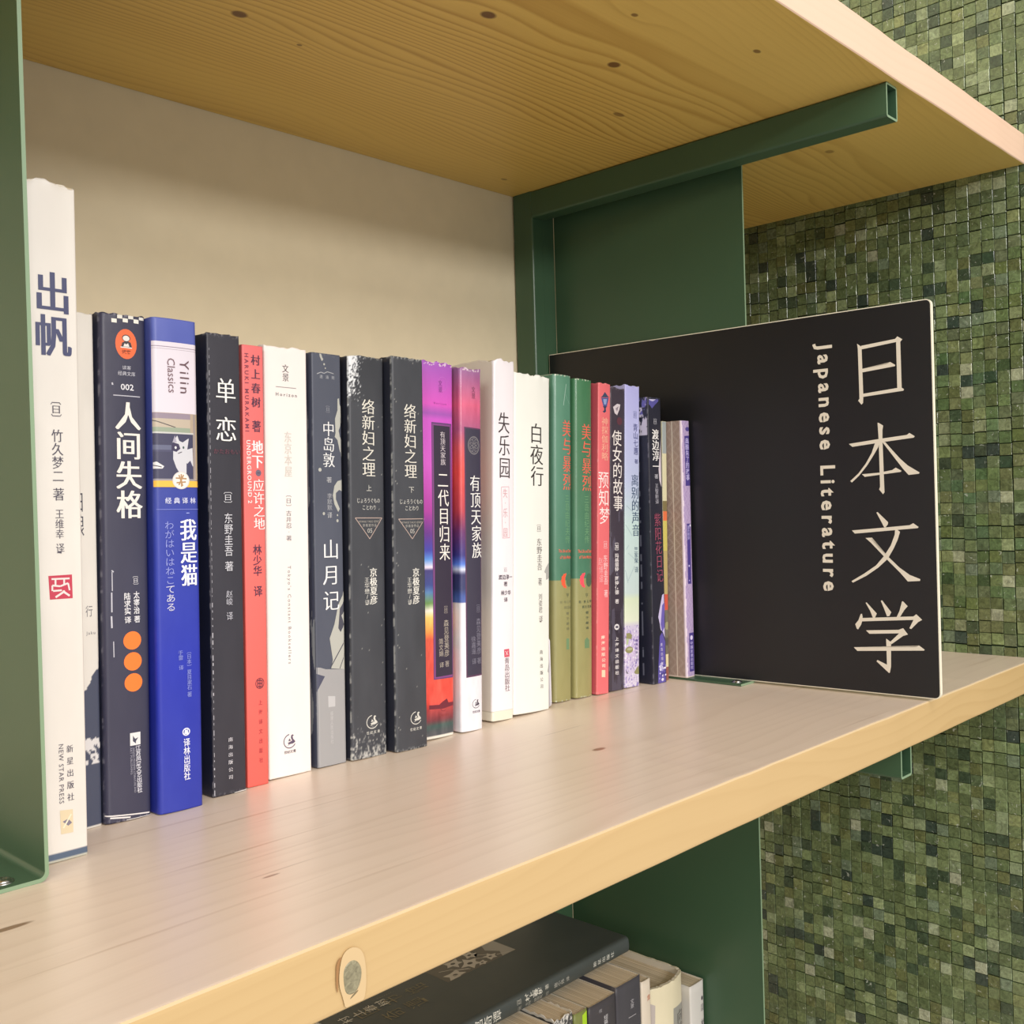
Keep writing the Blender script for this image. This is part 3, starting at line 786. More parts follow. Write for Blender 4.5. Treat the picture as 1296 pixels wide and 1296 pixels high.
  ["p",[[15.18,182.78],[16.17,183.25],[16.37,180.48],[17.07,178.93],[17.42,170.98],[15.62,166.9],[16.29,163.75],[17.75,162.62],[17.83,153.84],[16.16,156.58],[14.79,162.09],[13.11,163.61],[13.64,165.61],[13.43,172.74],[15.08,177.21]],[178,178,170]],
  ["p",[[11.35,134.28],[12.41,139.03],[14.4,141.43],[17.86,142.28],[17.74,136.3],[15.3,137.07],[13.31,135.47],[13.25,132.3],[15.61,127.54],[14.6,125.96],[12.24,129.93]],[178,178,170]],
  ["e",14.03,121.6,0.68,0.79,[178,178,170]],
  ["e",5.74,125.24,0.67,0.78,[178,178,170]],
  ["e",3.82,146.96,0.95,0.94,[178,178,170]],
  ["e",14.08,124.37,0.39,0.52,[178,178,170]],
  ["p",[[8.76,48.11],[9.81,52.32],[8.08,63.12],[11.11,69.93],[13.72,79.6],[17.78,86.08],[18.01,46.63]],[178,178,170]],
  ["p",[[14.66,77.55],[17.68,81.31],[17.58,75.74],[15.57,73.91],[17.46,69.38],[14.93,65.63],[13.5,67.74]],[72,72,84]],
  ["l",17.8,61.38,8.29,48.56,0.55,[72,72,84]],
  ["l",17.68,55.03,14.09,47.49,0.42,[72,72,84]],
  ["p",[[-0.02,49.53],[2.1,49.28],[5.41,48.11],[18.01,46.63],[17.36,-0.62],[-0.08,-0.13]],[158,157,158]],
  ["p",[[-0.07,46.43],[4.87,44.66],[1.45,39.63],[-0.0,37.49]],[74,76,96]],
  ["e",0.28,129.18,0.05,0.04,[178,178,170]],
  ["p",[[6.59,34.65],[10.92,34.06],[10.82,28.95],[6.73,29.15]],[188,187,188]],
 ],
 9: [
  ["v","络新妇之理",11.86,183.23,11.87,143.08,8.11,[222,218,206],"s",0.94],
  ["v","上",11.83,139.23,11.78,135.79,3.39,[200,198,190],"n",0.94],
  ["h","じょろうぐもの",4.37,131.13,18.97,131.13,2.53,[205,203,196],"n"],
  ["h","ことわり",7.6,127.57,16.06,127.57,2.54,[205,203,196],"n"],
  ["h","HYAKKI YAKO SERIES",4.99,120.4,18.57,120.4,1.04,[165,160,152],"n"],
  ["h","京极堂作品",7.49,118.45,16.47,118.45,1.45,[175,172,165],"n"],
  ["h","05",10.51,115.74,13.59,115.74,2.26,[190,187,180],"n"],
  ["v","京极夏彦",14.12,96.63,14.3,77.76,4.64,[222,220,212],"B",0.94],
  ["v","王华懋/译",9.86,91.96,10.03,77.64,3.06,[205,203,196],"s",0.94],
  ["h","世纪文景",8.72,12.53,17.45,12.53,1.52,[200,198,190],"b"],
  ["l",3.0,122.26,20.43,122.18,0.38,[182,160,150]],
  ["l",20.43,122.18,11.99,111.49,0.38,[182,160,150]],
  ["l",11.99,111.49,3.0,122.26,0.38,[182,160,150]],
  ["o",12.61,17.85,3.92,3.52,0.44,[206,204,196],95,330],
  ["p",[[12.2,16.01],[11.24,17.13],[13.0,17.64],[13.98,17.95],[13.22,19.3],[13.43,20.65],[14.42,20.97],[15.07,20.26],[14.29,20.06],[14.58,18.79],[15.75,17.7],[15.94,17.05],[14.36,16.42],[12.21,16.38],[10.84,15.91]],[206,204,196]],
  ["p",[[11.64,17.84],[12.24,19.28],[13.4,18.04]],[206,204,196]],
 ],
 10: [
  ["v","络新妇之理",11.66,181.65,11.63,142.08,8.11,[222,218,206],"s",0.94],
  ["v","下",11.89,138.13,11.83,134.59,3.62,[200,198,190],"n",0.94],
  ["h","じょろうぐもの",4.11,130.11,19.72,130.11,2.6,[205,203,196],"n"],
  ["h","ことわり",7.55,126.62,16.6,126.62,2.61,[205,203,196],"n"],
  ["h","HYAKKI YAKO SERIES",4.73,119.15,19.25,119.15,1.07,[165,160,152],"n"],
  ["h","京极堂作品",7.39,117.29,16.71,117.29,1.49,[175,172,165],"n"],
  ["h","05",10.61,114.57,13.62,114.57,2.33,[190,187,180],"n"],
  ["v","京极夏彦",14.27,95.16,14.32,75.97,4.57,[222,220,212],"B",0.94],
  ["v","王华懋/译",9.64,90.39,9.83,75.87,2.94,[205,203,196],"s",0.94],
  ["h","世纪文景",8.81,10.46,17.04,10.46,1.57,[200,198,190],"b"],
  ["l",3.04,120.94,21.35,120.97,0.38,[182,160,150]],
  ["l",21.35,120.97,12.07,110.45,0.38,[182,160,150]],
  ["l",12.07,110.45,3.04,120.94,0.38,[182,160,150]],
  ["o",13.17,16.13,3.97,3.43,0.42,[206,204,196],95,330],
  ["p",[[12.74,14.34],[11.77,15.45],[13.56,15.93],[14.56,16.23],[13.78,17.54],[14.01,18.86],[15.01,19.16],[15.67,18.47],[14.87,18.28],[15.17,17.04],[16.34,15.96],[16.53,15.33],[14.93,14.73],[12.74,14.7],[11.35,14.25]],[206,204,196]],
  ["p",[[12.18,16.13],[12.79,17.54],[13.96,16.32]],[206,204,196]],
 ],
 11: [
  ["v","有顶天家族",17.49,168.52,17.98,149.72,3.79,[205,195,200],"s",0.94],
  ["v","二代目归来",17.66,146.64,19.17,96.8,8.07,[240,234,226],"s",0.94],
  ["v","〔日〕",19.51,73.64,19.65,66.2,2.97,[170,160,150],"n",0.94],
  ["v","森见登美彦",19.76,64.45,20.35,43.89,3.8,[175,165,152],"n",0.94],
  ["v","著",20.46,41.7,20.44,38.21,3.27,[165,155,145],"n",0.94],
  ["v","简文娟",15.68,54.3,15.92,44.3,3.23,[175,165,152],"n",0.94],
  ["v","译",16.2,41.23,16.18,38.2,3.24,[175,165,152],"n",0.94],
  ["h","世纪文景",14.28,11.96,21.36,11.96,1.3,[150,60,60],"n"],
  ["v","文景",15.87,196.84,16.13,189.87,2.95,[125,60,135],"s",0.94],
  ["h","Horizon",11.11,183.82,20.55,183.82,1.13,[130,55,130],"n"],
  ["p",[[9.31,173.19],[24.69,173.18],[26.28,31.91],[10.3,32.11]],[96,60,110]],
  ["p",[[9.88,172.37],[24.26,172.36],[25.8,32.62],[10.89,32.7]],[128,70,130]],
  ["p",[[10.75,171.56],[23.35,171.55],[24.84,33.55],[11.76,33.38]],[50,42,60]],
  ["p",[[7.06,18.54],[14.31,18.05],[16.66,19.49],[20.22,20.79],[21.4,18.46],[26.2,18.3],[26.19,16.55],[16.64,15.59],[7.05,16.4]],[110,36,52]],
  ["o",17.53,16.77,2.66,2.6,0.27,[120,40,50],60,300],
  ["o",17.63,194.83,3.58,3.95,0.23,[196,110,196],0,360],
 ],
 12: [
  ["v","有顶天家族",10.66,144.46,12.5,96.88,8.17,[238,236,232],"s",0.94],
  ["v","〔日〕",12.82,72.64,12.89,64.56,3.15,[125,122,138],"n",0.94],
  ["v","森见登美彦",13.0,63.21,13.41,42.56,3.78,[125,122,138],"n",0.94],
  ["v","著",13.46,40.76,13.43,37.18,3.46,[125,122,138],"n",0.94],
  ["v","徐嘉遥",8.73,53.24,9.15,42.95,3.43,[125,122,138],"n",0.94],
  ["v","译",9.26,40.72,9.23,37.15,3.43,[125,122,138],"n",0.94],
  ["h","世纪文景",7.79,10.43,14.04,10.43,1.33,[110,100,112],"b"],
  ["v","文景",9.79,194.72,9.92,187.54,2.88,[130,70,100],"s",0.94],
  ["p",[[2.79,171.34],[16.87,170.92],[16.86,30.55],[3.42,30.21]],[90,56,86]],
  ["p",[[3.65,170.5],[16.42,170.21],[16.49,31.48],[4.23,31.1]],[58,54,72]],
  ["o",10.04,161.13,4.66,5.16,0.5,[128,124,126],0,360],
  ["o",12.3,161.25,1.64,1.8,0.32,[122,118,122],0,360],
  ["o",11.62,159.44,1.64,1.8,0.32,[122,118,122],0,360],
  ["o",10.02,158.62,1.63,1.8,0.32,[122,118,122],0,360],
  ["o",8.43,159.27,1.63,1.79,0.32,[122,118,122],0,360],
  ["o",7.79,161.01,1.62,1.79,0.32,[122,118,122],0,360],
  ["o",8.46,162.82,1.63,1.79,0.32,[122,118,122],0,360],
  ["o",10.06,163.65,1.63,1.8,0.32,[122,118,122],0,360],
  ["o",11.65,163.0,1.64,1.8,0.32,[122,118,122],0,360],
  ["o",10.81,14.9,3.14,2.56,0.29,[70,60,76],95,330],
  ["p",[[10.49,13.56],[9.72,14.38],[11.12,14.75],[11.91,14.99],[11.29,15.96],[11.45,16.94],[12.24,17.18],[12.77,16.67],[12.14,16.52],[12.39,15.6],[13.32,14.81],[13.48,14.34],[12.22,13.88],[10.49,13.83],[9.4,13.48]],[70,60,76]],
  ["p",[[10.03,14.89],[10.51,15.95],[11.44,15.05]],[70,60,76]],
 ],
 13: [
  ["v","失乐园",8.13,182.02,9.33,142.22,9.16,[62,52,54],"s",0.94],
  ["v","失·乐·园",9.49,136.6,9.96,107.58,3.71,[214,170,176],"n",0.94],
  ["v","〔日〕",9.83,90.75,9.99,86.08,2.69,[150,140,150],"n",0.94],
  ["h","渡边淳一",4.24,84.07,16.03,84.07,2.78,[70,56,72],"b"],
  ["v","著",10.14,81.41,10.16,78.61,3.03,[90,76,86],"b",0.94],
  ["h","林少华",6.28,74.81,14.71,74.81,2.79,[80,66,80],"b"],
  ["v","译",10.32,72.06,10.33,69.26,3.03,[90,76,86],"b",0.94],
  ["v","青岛出版社",11.49,36.55,12.12,16.47,4.18,[120,96,104],"n",0.94],
  ["l",6.39,137.28,12.73,137.66,0.29,[208,150,160]],
  ["l",12.73,137.66,13.54,107.31,0.29,[208,150,160]],
  ["l",13.54,107.31,7.47,107.11,0.29,[208,150,160]],
  ["l",7.47,107.11,6.39,137.28,0.29,[208,150,160]],
  ["p",[[8.98,41.4],[13.43,41.53],[13.86,36.83],[9.34,36.73]],[206,80,100]],
  ["l",10.13,40.39,12.5,37.87,0.34,[240,220,220]],
  ["l",12.49,40.44,10.48,37.8,0.34,[240,220,220]],
  ["l",10.22,35.26,10.9,17.52,0.21,[170,150,156]],
  ["p",[[-1.95,5.59],[18.08,5.53],[18.1,0.37],[-0.62,-0.98]],[228,222,204]],
 ],
 14: [
  ["v","白夜行",18.86,176.31,20.32,137.12,11.52,[52,46,44],"s",0.94],
  ["v","〔日〕",21.41,115.82,21.63,107.59,3.97,[120,112,108],"n",0.94],
  ["v","东野圭吾",21.77,105.65,22.36,85.79,4.77,[96,88,86],"s",0.94],
  ["v","著",22.58,81.43,22.58,76.59,3.62,[96,88,86],"s",0.94],
  ["v","刘姿君",22.87,71.75,23.24,59.64,3.62,[110,102,100],"s",0.94],
  ["v","译",23.46,58.17,23.46,53.82,3.62,[110,102,100],"s",0.94],
  ["v","南海出版公司",23.75,37.85,24.48,12.68,2.9,[80,72,72],"s",0.6],
  ["p",[[32.38,96.33],[31.64,90.46],[28.7,87.59],[26.87,84.71],[28.7,83.69],[28.7,79.79],[31.64,80.68],[33.12,85.54],[33.12,96.32]],[170,170,166]],
  ["p",[[32.38,29.86],[30.17,23.24],[31.64,22.13],[33.12,25.89]],[180,180,176]],
 ],
 15: [
  ["v","美与暴烈",11.81,180.7,12.43,134.83,9.39,[236,104,84],"s",0.94],
  ["v","三岛由纪夫传",12.03,132.27,12.39,100.72,4.69,[112,158,118],"n",0.94],
  ["h","The Life and Death",3.78,96.12,17.01,96.12,2.01,[228,112,92],"b"],
  ["h","of Yukio Mishima",4.91,92.06,16.99,92.06,2.02,[228,112,92],"b"],
  ["v","亨",12.2,68.98,12.19,66.19,3.12,[98,104,78],"n",0.94],
  ["h","利·斯各特",4.82,63.31,16.09,63.31,1.81,[135,135,98],"b"],
  ["h","斯托克斯",8.66,59.73,15.69,59.73,1.82,[135,135,98],"b"],
  ["v","著于是译",12.16,57.57,12.5,44.37,2.97,[120,120,90],"b",0.5],
  ["e",13.87,77.0,3.15,4.17,[84,112,86]],
  ["p",[[10.65,71.84],[9.49,72.54],[8.17,72.61],[7.49,73.8],[6.36,74.53],[6.35,75.88],[5.71,77.07],[6.36,78.22],[6.38,79.57],[7.52,80.22],[8.2,81.36],[9.52,81.34],[10.68,81.97],[10.84,80.95],[9.74,78.96],[9.58,76.94],[9.72,74.91],[10.81,72.84]],[244,92,62]],
  ["p",[[10.77,39.94],[13.89,39.71],[13.86,32.61],[10.74,32.87]],[112,142,104]],
  ["l",11.11,203.62,8.34,189.59,0.29,[190,214,200]],
  ["l",9.53,197.85,14.6,191.17,0.17,[150,186,170]],
 ],
 16: [
  ["v","美与暴烈",10.35,178.58,10.98,134.02,9.59,[236,104,84],"s",0.94],
  ["v","三岛由纪夫传",10.4,131.41,10.84,99.87,4.87,[112,158,118],"n",0.94],
  ["h","The Life and Death",1.98,94.98,16.53,94.98,2.05,[228,112,92],"b"],
  ["h","of Yukio Mishima",3.16,91.21,16.52,91.21,2.05,[228,112,92],"b"],
  ["v","亨",10.3,67.62,10.29,64.79,3.24,[98,104,78],"n",0.94],
  ["h","利·斯各特",2.65,62.06,15.57,62.06,1.84,[82,92,72],"b"],
  ["h","斯托克斯",5.83,58.68,15.56,58.68,1.85,[82,92,72],"b"],
  ["v","著于是译",10.66,56.52,10.85,43.11,3.08,[82,92,72],"b",0.5],
  ["e",12.85,76.04,3.27,4.45,[72,100,78]],
  ["p",[[8.46,70.89],[7.26,71.61],[5.88,71.68],[5.19,72.88],[4.02,73.63],[4.0,74.99],[3.34,76.21],[4.01,77.38],[4.04,78.75],[5.21,79.41],[5.92,80.57],[7.29,80.55],[8.5,81.18],[8.65,80.15],[7.52,78.13],[7.35,76.07],[7.5,74.01],[8.62,71.91]],[246,82,96]],
  ["p",[[10.59,38.76],[13.01,36.77],[12.99,31.61],[8.14,31.75],[8.16,37.14]],[106,136,98]],
 ],
 17: [
  ["v","神探伽利略",6.49,183.26,6.73,154.3,6.73,[240,176,150],"s",0.94],
  ["v","预知梦",5.11,147.37,7.09,111.76,10.48,[250,226,222],"n",0.94],
  ["v","〔日〕",7.59,102.85,7.83,93.93,4.2,[246,206,206],"n",0.94],
  ["v","东野圭吾",7.68,91.84,8.69,71.92,4.62,[246,206,206],"n",0.94],
  ["v","著",8.55,68.78,8.59,63.55,4.2,[246,206,206],"n",0.94],
  ["v","赵博译",2.68,90.29,3.66,73.08,4.16,[240,170,172],"n",0.94],
  ["v","南海出版公司",5.62,39.16,6.64,16.72,3.84,[246,226,206],"b",0.6],
  ["p",[[6.35,200.14],[9.32,197.82],[11.03,196.95],[2.19,196.0],[3.85,197.23]],[58,70,96]],
  ["p",[[2.61,195.78],[10.6,196.64],[8.53,190.86],[4.75,190.47]],[76,84,140]],
  ["p",[[4.54,195.19],[8.66,195.63],[7.68,191.83],[5.41,191.6]],[140,156,196]],
  ["p",[[4.33,190.43],[8.79,190.88],[7.28,189.15],[7.72,187.08],[5.62,186.08],[3.94,186.97],[5.61,187.66],[5.68,188.99]],[52,62,88]],
  ["p",[[4.57,15.85],[8.32,15.54],[8.36,10.85],[4.61,11.18]],[240,206,176]],
 ],
 18: [
  ["v","使女的故事",6.52,175.08,8.5,120.23,9.95,[238,230,224],"n",0.94],
  ["v","〔加〕玛格丽特·阿特伍德 著",6.86,101.06,7.32,58.08,3.96,[222,216,216],"b",0.94],
  ["v","上海译文出版社",7.33,36.38,7.71,9.94,3.96,[228,222,222],"b",0.62],
  ["p",[[2.57,190.2],[6.87,192.75],[10.35,192.57],[9.49,189.26],[6.91,185.0],[4.31,186.1]],[206,196,200]],
  ["p",[[5.16,189.38],[8.61,191.32],[6.9,187.41]],[140,128,138]],
  ["e",9.53,181.22,2.97,2.68,[92,52,62]],
  ["e",7.22,42.47,2.59,2.01,[220,216,218]],
  ["p",[[5.84,43.26],[8.86,43.26],[8.86,41.67],[5.84,41.67]],[90,86,100]],
 ],
 19: [
  ["v","〔日〕",10.48,190.55,10.66,181.84,4.14,[88,92,140],"n",0.94],
  ["v","青山七惠",10.93,180.23,11.83,158.5,5.41,[70,74,126],"n",0.94],
  ["v","著",12.01,155.79,12.01,152.52,4.15,[80,84,130],"n",0.94],
  ["v","离别的声音",10.3,145.36,11.66,102.5,8.28,[66,84,112],"s",0.94],
  ["v","竺家荣",11.84,95.45,12.11,84.06,4.32,[84,104,124],"n",0.94],
  ["v","译",12.29,81.89,12.29,77.56,4.32,[84,104,124],"n",0.94],
  ["v","南海出版公司",12.39,32.64,12.75,16.42,2.88,[96,84,140],"n",0.6],
  ["p",[[-1.0,36.76],[4.72,36.92],[7.38,35.14],[6.49,32.51],[0.31,33.47]],[142,140,96]],
  ["p",[[-0.57,33.53],[3.83,32.69],[2.95,29.01],[-0.56,28.73]],[178,190,150]],
  ["e",4.28,25.43,4.08,2.25,[142,140,96]],
  ["e",4.72,25.93,2.84,0.86,[176,176,140]],
  ["p",[[9.61,9.69],[12.75,12.64],[15.0,14.06],[15.46,8.07],[10.96,8.49]],[142,140,96]],
  ["p",[[-0.55,10.09],[1.2,12.06],[3.4,9.19]],[120,112,130]],
  ["l",1.14,123.42,14.55,115.58,0.25,[150,170,180]],
  ["l",0.27,110.52,7.36,103.03,0.25,[150,170,180]],
  ["l",3.81,96.56,-1.47,91.23,0.25,[150,170,180]],
  ["l",10.05,82.48,2.93,72.4,0.29,[150,170,180]],
  ["l",0.29,79.43,2.93,70.79,0.25,[150,170,180]],
  ["l",2.92,91.19,14.55,84.57,0.21,[150,170,180]],
 ],
 20: [
  ["v","〔日〕",7.38,185.15,7.3,178.02,4.19,[190,188,196],"n",0.94],
  ["v","渡边淳一",7.42,176.39,7.42,146.8,7.45,[232,228,226],"B",0.94],
  ["v","著",7.54,145.15,7.42,141.86,4.19,[190,188,196],"n",0.94],
  ["v","王智新译",7.57,138.58,7.68,124.32,3.91,[176,174,184],"n",0.94],
  ["v","紫阳花日记",7.55,118.29,9.17,69.94,7.47,[150,74,96],"s",0.94],
  ["v","青岛出版社",8.99,28.21,9.79,12.18,2.81,[214,206,232],"n",0.7],
  ["p",[[0.07,196.75],[12.13,197.22],[12.08,195.84],[8.25,193.42],[4.43,190.47],[1.77,193.04],[-0.07,192.94]],[86,82,150]],
  ["p",[[0.99,196.81],[9.32,197.05],[5.54,195.45],[2.79,195.83]],[190,184,214]],
  ["p",[[14.41,170.6],[15.87,171.76],[14.98,135.84],[13.58,136.39],[11.4,140.79],[10.75,148.48],[11.98,156.21]],[208,196,204]],
  ["p",[[15.48,62.34],[11.65,60.97],[7.97,50.82],[6.39,46.02],[8.07,40.93],[8.85,37.01],[11.6,35.09],[15.12,28.1],[16.27,45.68],[15.64,54.03]],[196,186,222]],
  ["p",[[11.37,53.83],[14.28,55.8],[15.58,40.21],[10.66,35.18],[9.0,40.84]],[104,92,170]],
  ["p",[[7.75,32.74],[10.66,35.18],[14.18,28.2],[15.5,18.11],[14.97,-0.62],[4.63,-0.3],[4.96,8.41],[6.41,21.92]],[92,82,160]],
  ["e",9.09,12.4,1.2,0.59,[200,194,226]],
  ["e",9.47,13.62,1.08,0.57,[220,214,236]],
  ["e",9.79,11.07,1.12,0.59,[200,194,226]],
  ["e",13.82,5.19,1.16,0.59,[220,214,236]],
  ["e",6.88,11.71,1.12,0.63,[220,214,236]],
  ["e",7.68,13.02,0.91,1.08,[150,144,200]],
  ["e",7.12,6.88,0.81,0.61,[200,194,226]],
  ["e",10.76,5.75,1.08,0.9,[70,62,130]],
  ["e",9.81,1.69,0.96,0.71,[150,144,200]],
  ["e",12.03,10.75,1.15,0.89,[70,62,130]],
  ["e",12.25,10.11,1.49,0.63,[220,214,236]],
  ["e",7.73,9.94,1.44,0.82,[200,194,226]],
  ["e",12.38,6.17,1.4,0.75,[70,62,130]],
  ["e",11.02,6.25,1.04,1.1,[70,62,130]],
  ["e",10.02,5.22,0.71,1.01,[220,214,236]],
  ["e",8.66,9.22,1.22,0.56,[220,214,236]],
  ["e",9.1,6.08,1.07,0.69,[70,62,130]],
  ["e",7.5,11.27,0.98,1.12,[200,194,226]],
  ["e",7.71,9.13,0.89,0.64,[220,214,236]],
  ["e",13.33,10.11,1.01,0.79,[220,214,236]],
  ["e",14.15,11.77,0.81,0.7,[150,144,200]],
  ["e",6.27,3.43,0.8,0.73,[150,144,200]],
  ["e",9.73,9.31,1.13,1.17,[200,194,226]],
  ["e",9.77,2.41,1.46,0.99,[220,214,236]],
  ["e",9.55,9.0,1.06,0.81,[150,144,200]],
  ["e",7.03,11.86,0.79,0.77,[200,194,226]],
  ["l",-0.05,188.59,-0.07,185.74,0.21,[150,148,160]],
  ["l",-0.54,175.52,-0.67,169.64,0.21,[150,148,160]],
  ["l",-1.03,162.46,-1.16,156.78,0.21,[150,148,160]],
  ["l",-1.52,149.41,-1.75,141.05,0.21,[150,148,160]],
  ["l",-2.01,136.38,-2.15,130.21,0.21,[150,148,160]],
  ["l",-2.5,123.36,-2.51,120.73,0.21,[150,148,160]],
  ["l",-2.99,110.35,-3.03,106.82,0.21,[150,148,160]],
  ["l",-3.48,97.35,-3.56,92.73,0.21,[150,148,160]],
  ["l",-3.97,84.36,-4.11,78.08,0.21,[150,148,160]],
  ["l",-4.46,71.39,-4.68,63.03,0.21,[150,148,160]],
  ["l",-4.94,58.42,-5.08,52.36,0.21,[150,148,160]],
  ["l",-5.43,45.47,-5.54,40.24,0.21,[150,148,160]],
  ["l",-5.92,32.53,-5.93,29.62,0.21,[150,148,160]],
  ["l",-6.4,19.61,-6.51,14.29,0.21,[150,148,160]],
 ],
 21: [
  ["p",[[-1.93,182.18],[8.61,182.18],[8.61,159.83],[-1.93,159.83]],[150,158,158]],
  ["p",[[-2.4,159.83],[8.12,159.83],[8.12,126.37],[-2.4,126.37]],[206,200,164]],
  ["p",[[-2.75,126.37],[8.74,126.37],[8.74,119.13],[-2.75,119.13]],[120,108,70]],
  ["p",[[-2.86,119.13],[8.61,119.13],[8.61,112.45],[-2.86,112.45]],[216,110,66]],
  ["p",[[-3.1,112.45],[8.37,112.45],[8.37,91.3],[-3.1,91.3]],[196,184,96]],
  ["p",[[-1.64,91.28],[7.92,91.28],[7.92,60.71],[-1.64,60.71]],[178,160,104]],
  ["p",[[-1.99,60.68],[8.52,60.68],[8.52,49.58],[-1.99,49.58]],[200,84,64]],
  ["p",[[-2.35,49.58],[8.15,49.58],[8.15,18.53],[-2.35,18.53]],[112,106,90]],
  ["p",[[-2.69,18.53],[7.81,18.53],[7.81,9.67],[-2.69,9.67]],[216,204,160]],
  ["p",[[-2.84,9.67],[7.65,9.67],[7.65,0.26],[-2.84,0.26]],[140,84,76]],
  ["e",3.43,38.44,2.88,2.77,[150,146,110]],
  ["e",3.24,27.35,2.87,2.77,[84,80,70]],
 ],
 22: [
  ["v","典酿朱了的故事",6.16,168.81,6.17,138.72,4.33,[186,176,220],"b",0.94],
  ["v","源氏物语",5.41,106.96,5.38,96.93,2.95,[170,160,210],"b",0.94],
  ["v","中国友谊出版社",5.91,25.5,5.85,5.42,3.35,[186,176,220],"b",0.8],
  ["p",[[3.27,170.11],[9.19,170.47],[8.98,135.08],[3.45,134.93]],[76,62,134]],
  ["e",7.11,174.98,2.57,1.56,[84,72,140]],
  ["p",[[3.61,108.35],[8.04,108.33],[7.62,65.83],[3.48,65.96]],[76,62,134]],
  ["e",7.88,106.99,0.89,0.84,[230,226,240]],
  ["e",5.29,78.54,0.79,0.78,[200,190,230]],
  ["e",5.15,68.24,0.49,0.44,[200,190,230]],
  ["p",[[3.29,31.25],[8.93,31.32],[8.77,4.08],[3.03,4.12]],[76,62,134]],
  ["e",6.01,27.84,1.68,1.61,[216,206,232]],
 ],
}
BOOK_BOX = {
 1: (0.1012,0.1345,0.0187,0.2516,0.0122),
 2: (0.1207,0.1650,0.0191,0.2106,0.0139),
 3: (0.1402,0.1630,0.0202,0.2115,0.0200),
 4: (0.1612,0.1580,0.0208,0.2110,0.0173),
 5: (0.1898,0.1640,0.0167,0.2079,0.0174),
 6: (0.2086,0.1660,0.0113,0.2047,0.0197),
 7: (0.2222,0.1690,0.0241,0.2059,0.0207),
 8: (0.2498,0.1690,0.0174,0.2049,0.0183),
 9: (0.2690,0.1660,0.0225,0.2047,0.0254),
 10: (0.2942,0.1615,0.0216,0.2056,0.0215),
 11: (0.3166,0.1695,0.0261,0.2067,0.0341),
 12: (0.3465,0.1675,0.0168,0.2047,0.0330),
 13: (0.3763,0.1730,0.0177,0.2122,0.0460),
 14: (0.3947,0.1730,0.0331,0.2051,0.0429),
 15: (0.4407,0.1810,0.0178,0.2092,0.0398),
 16: (0.4593,0.1790,0.0174,0.2074,0.0400),
 17: (0.4771,0.1765,0.0126,0.2056,0.0532),
 18: (0.4905,0.1765,0.0155,0.2033,0.0498),
 19: (0.5069,0.1760,0.0159,0.2059,0.0461),
 20: (0.5308,0.1695,0.0150,0.1982,0.0089),
 21: (0.5466,0.1720,0.0052,0.1825,0.0300),
 22: (0.5580,0.1605,0.0099,0.1823,0.0058),
}
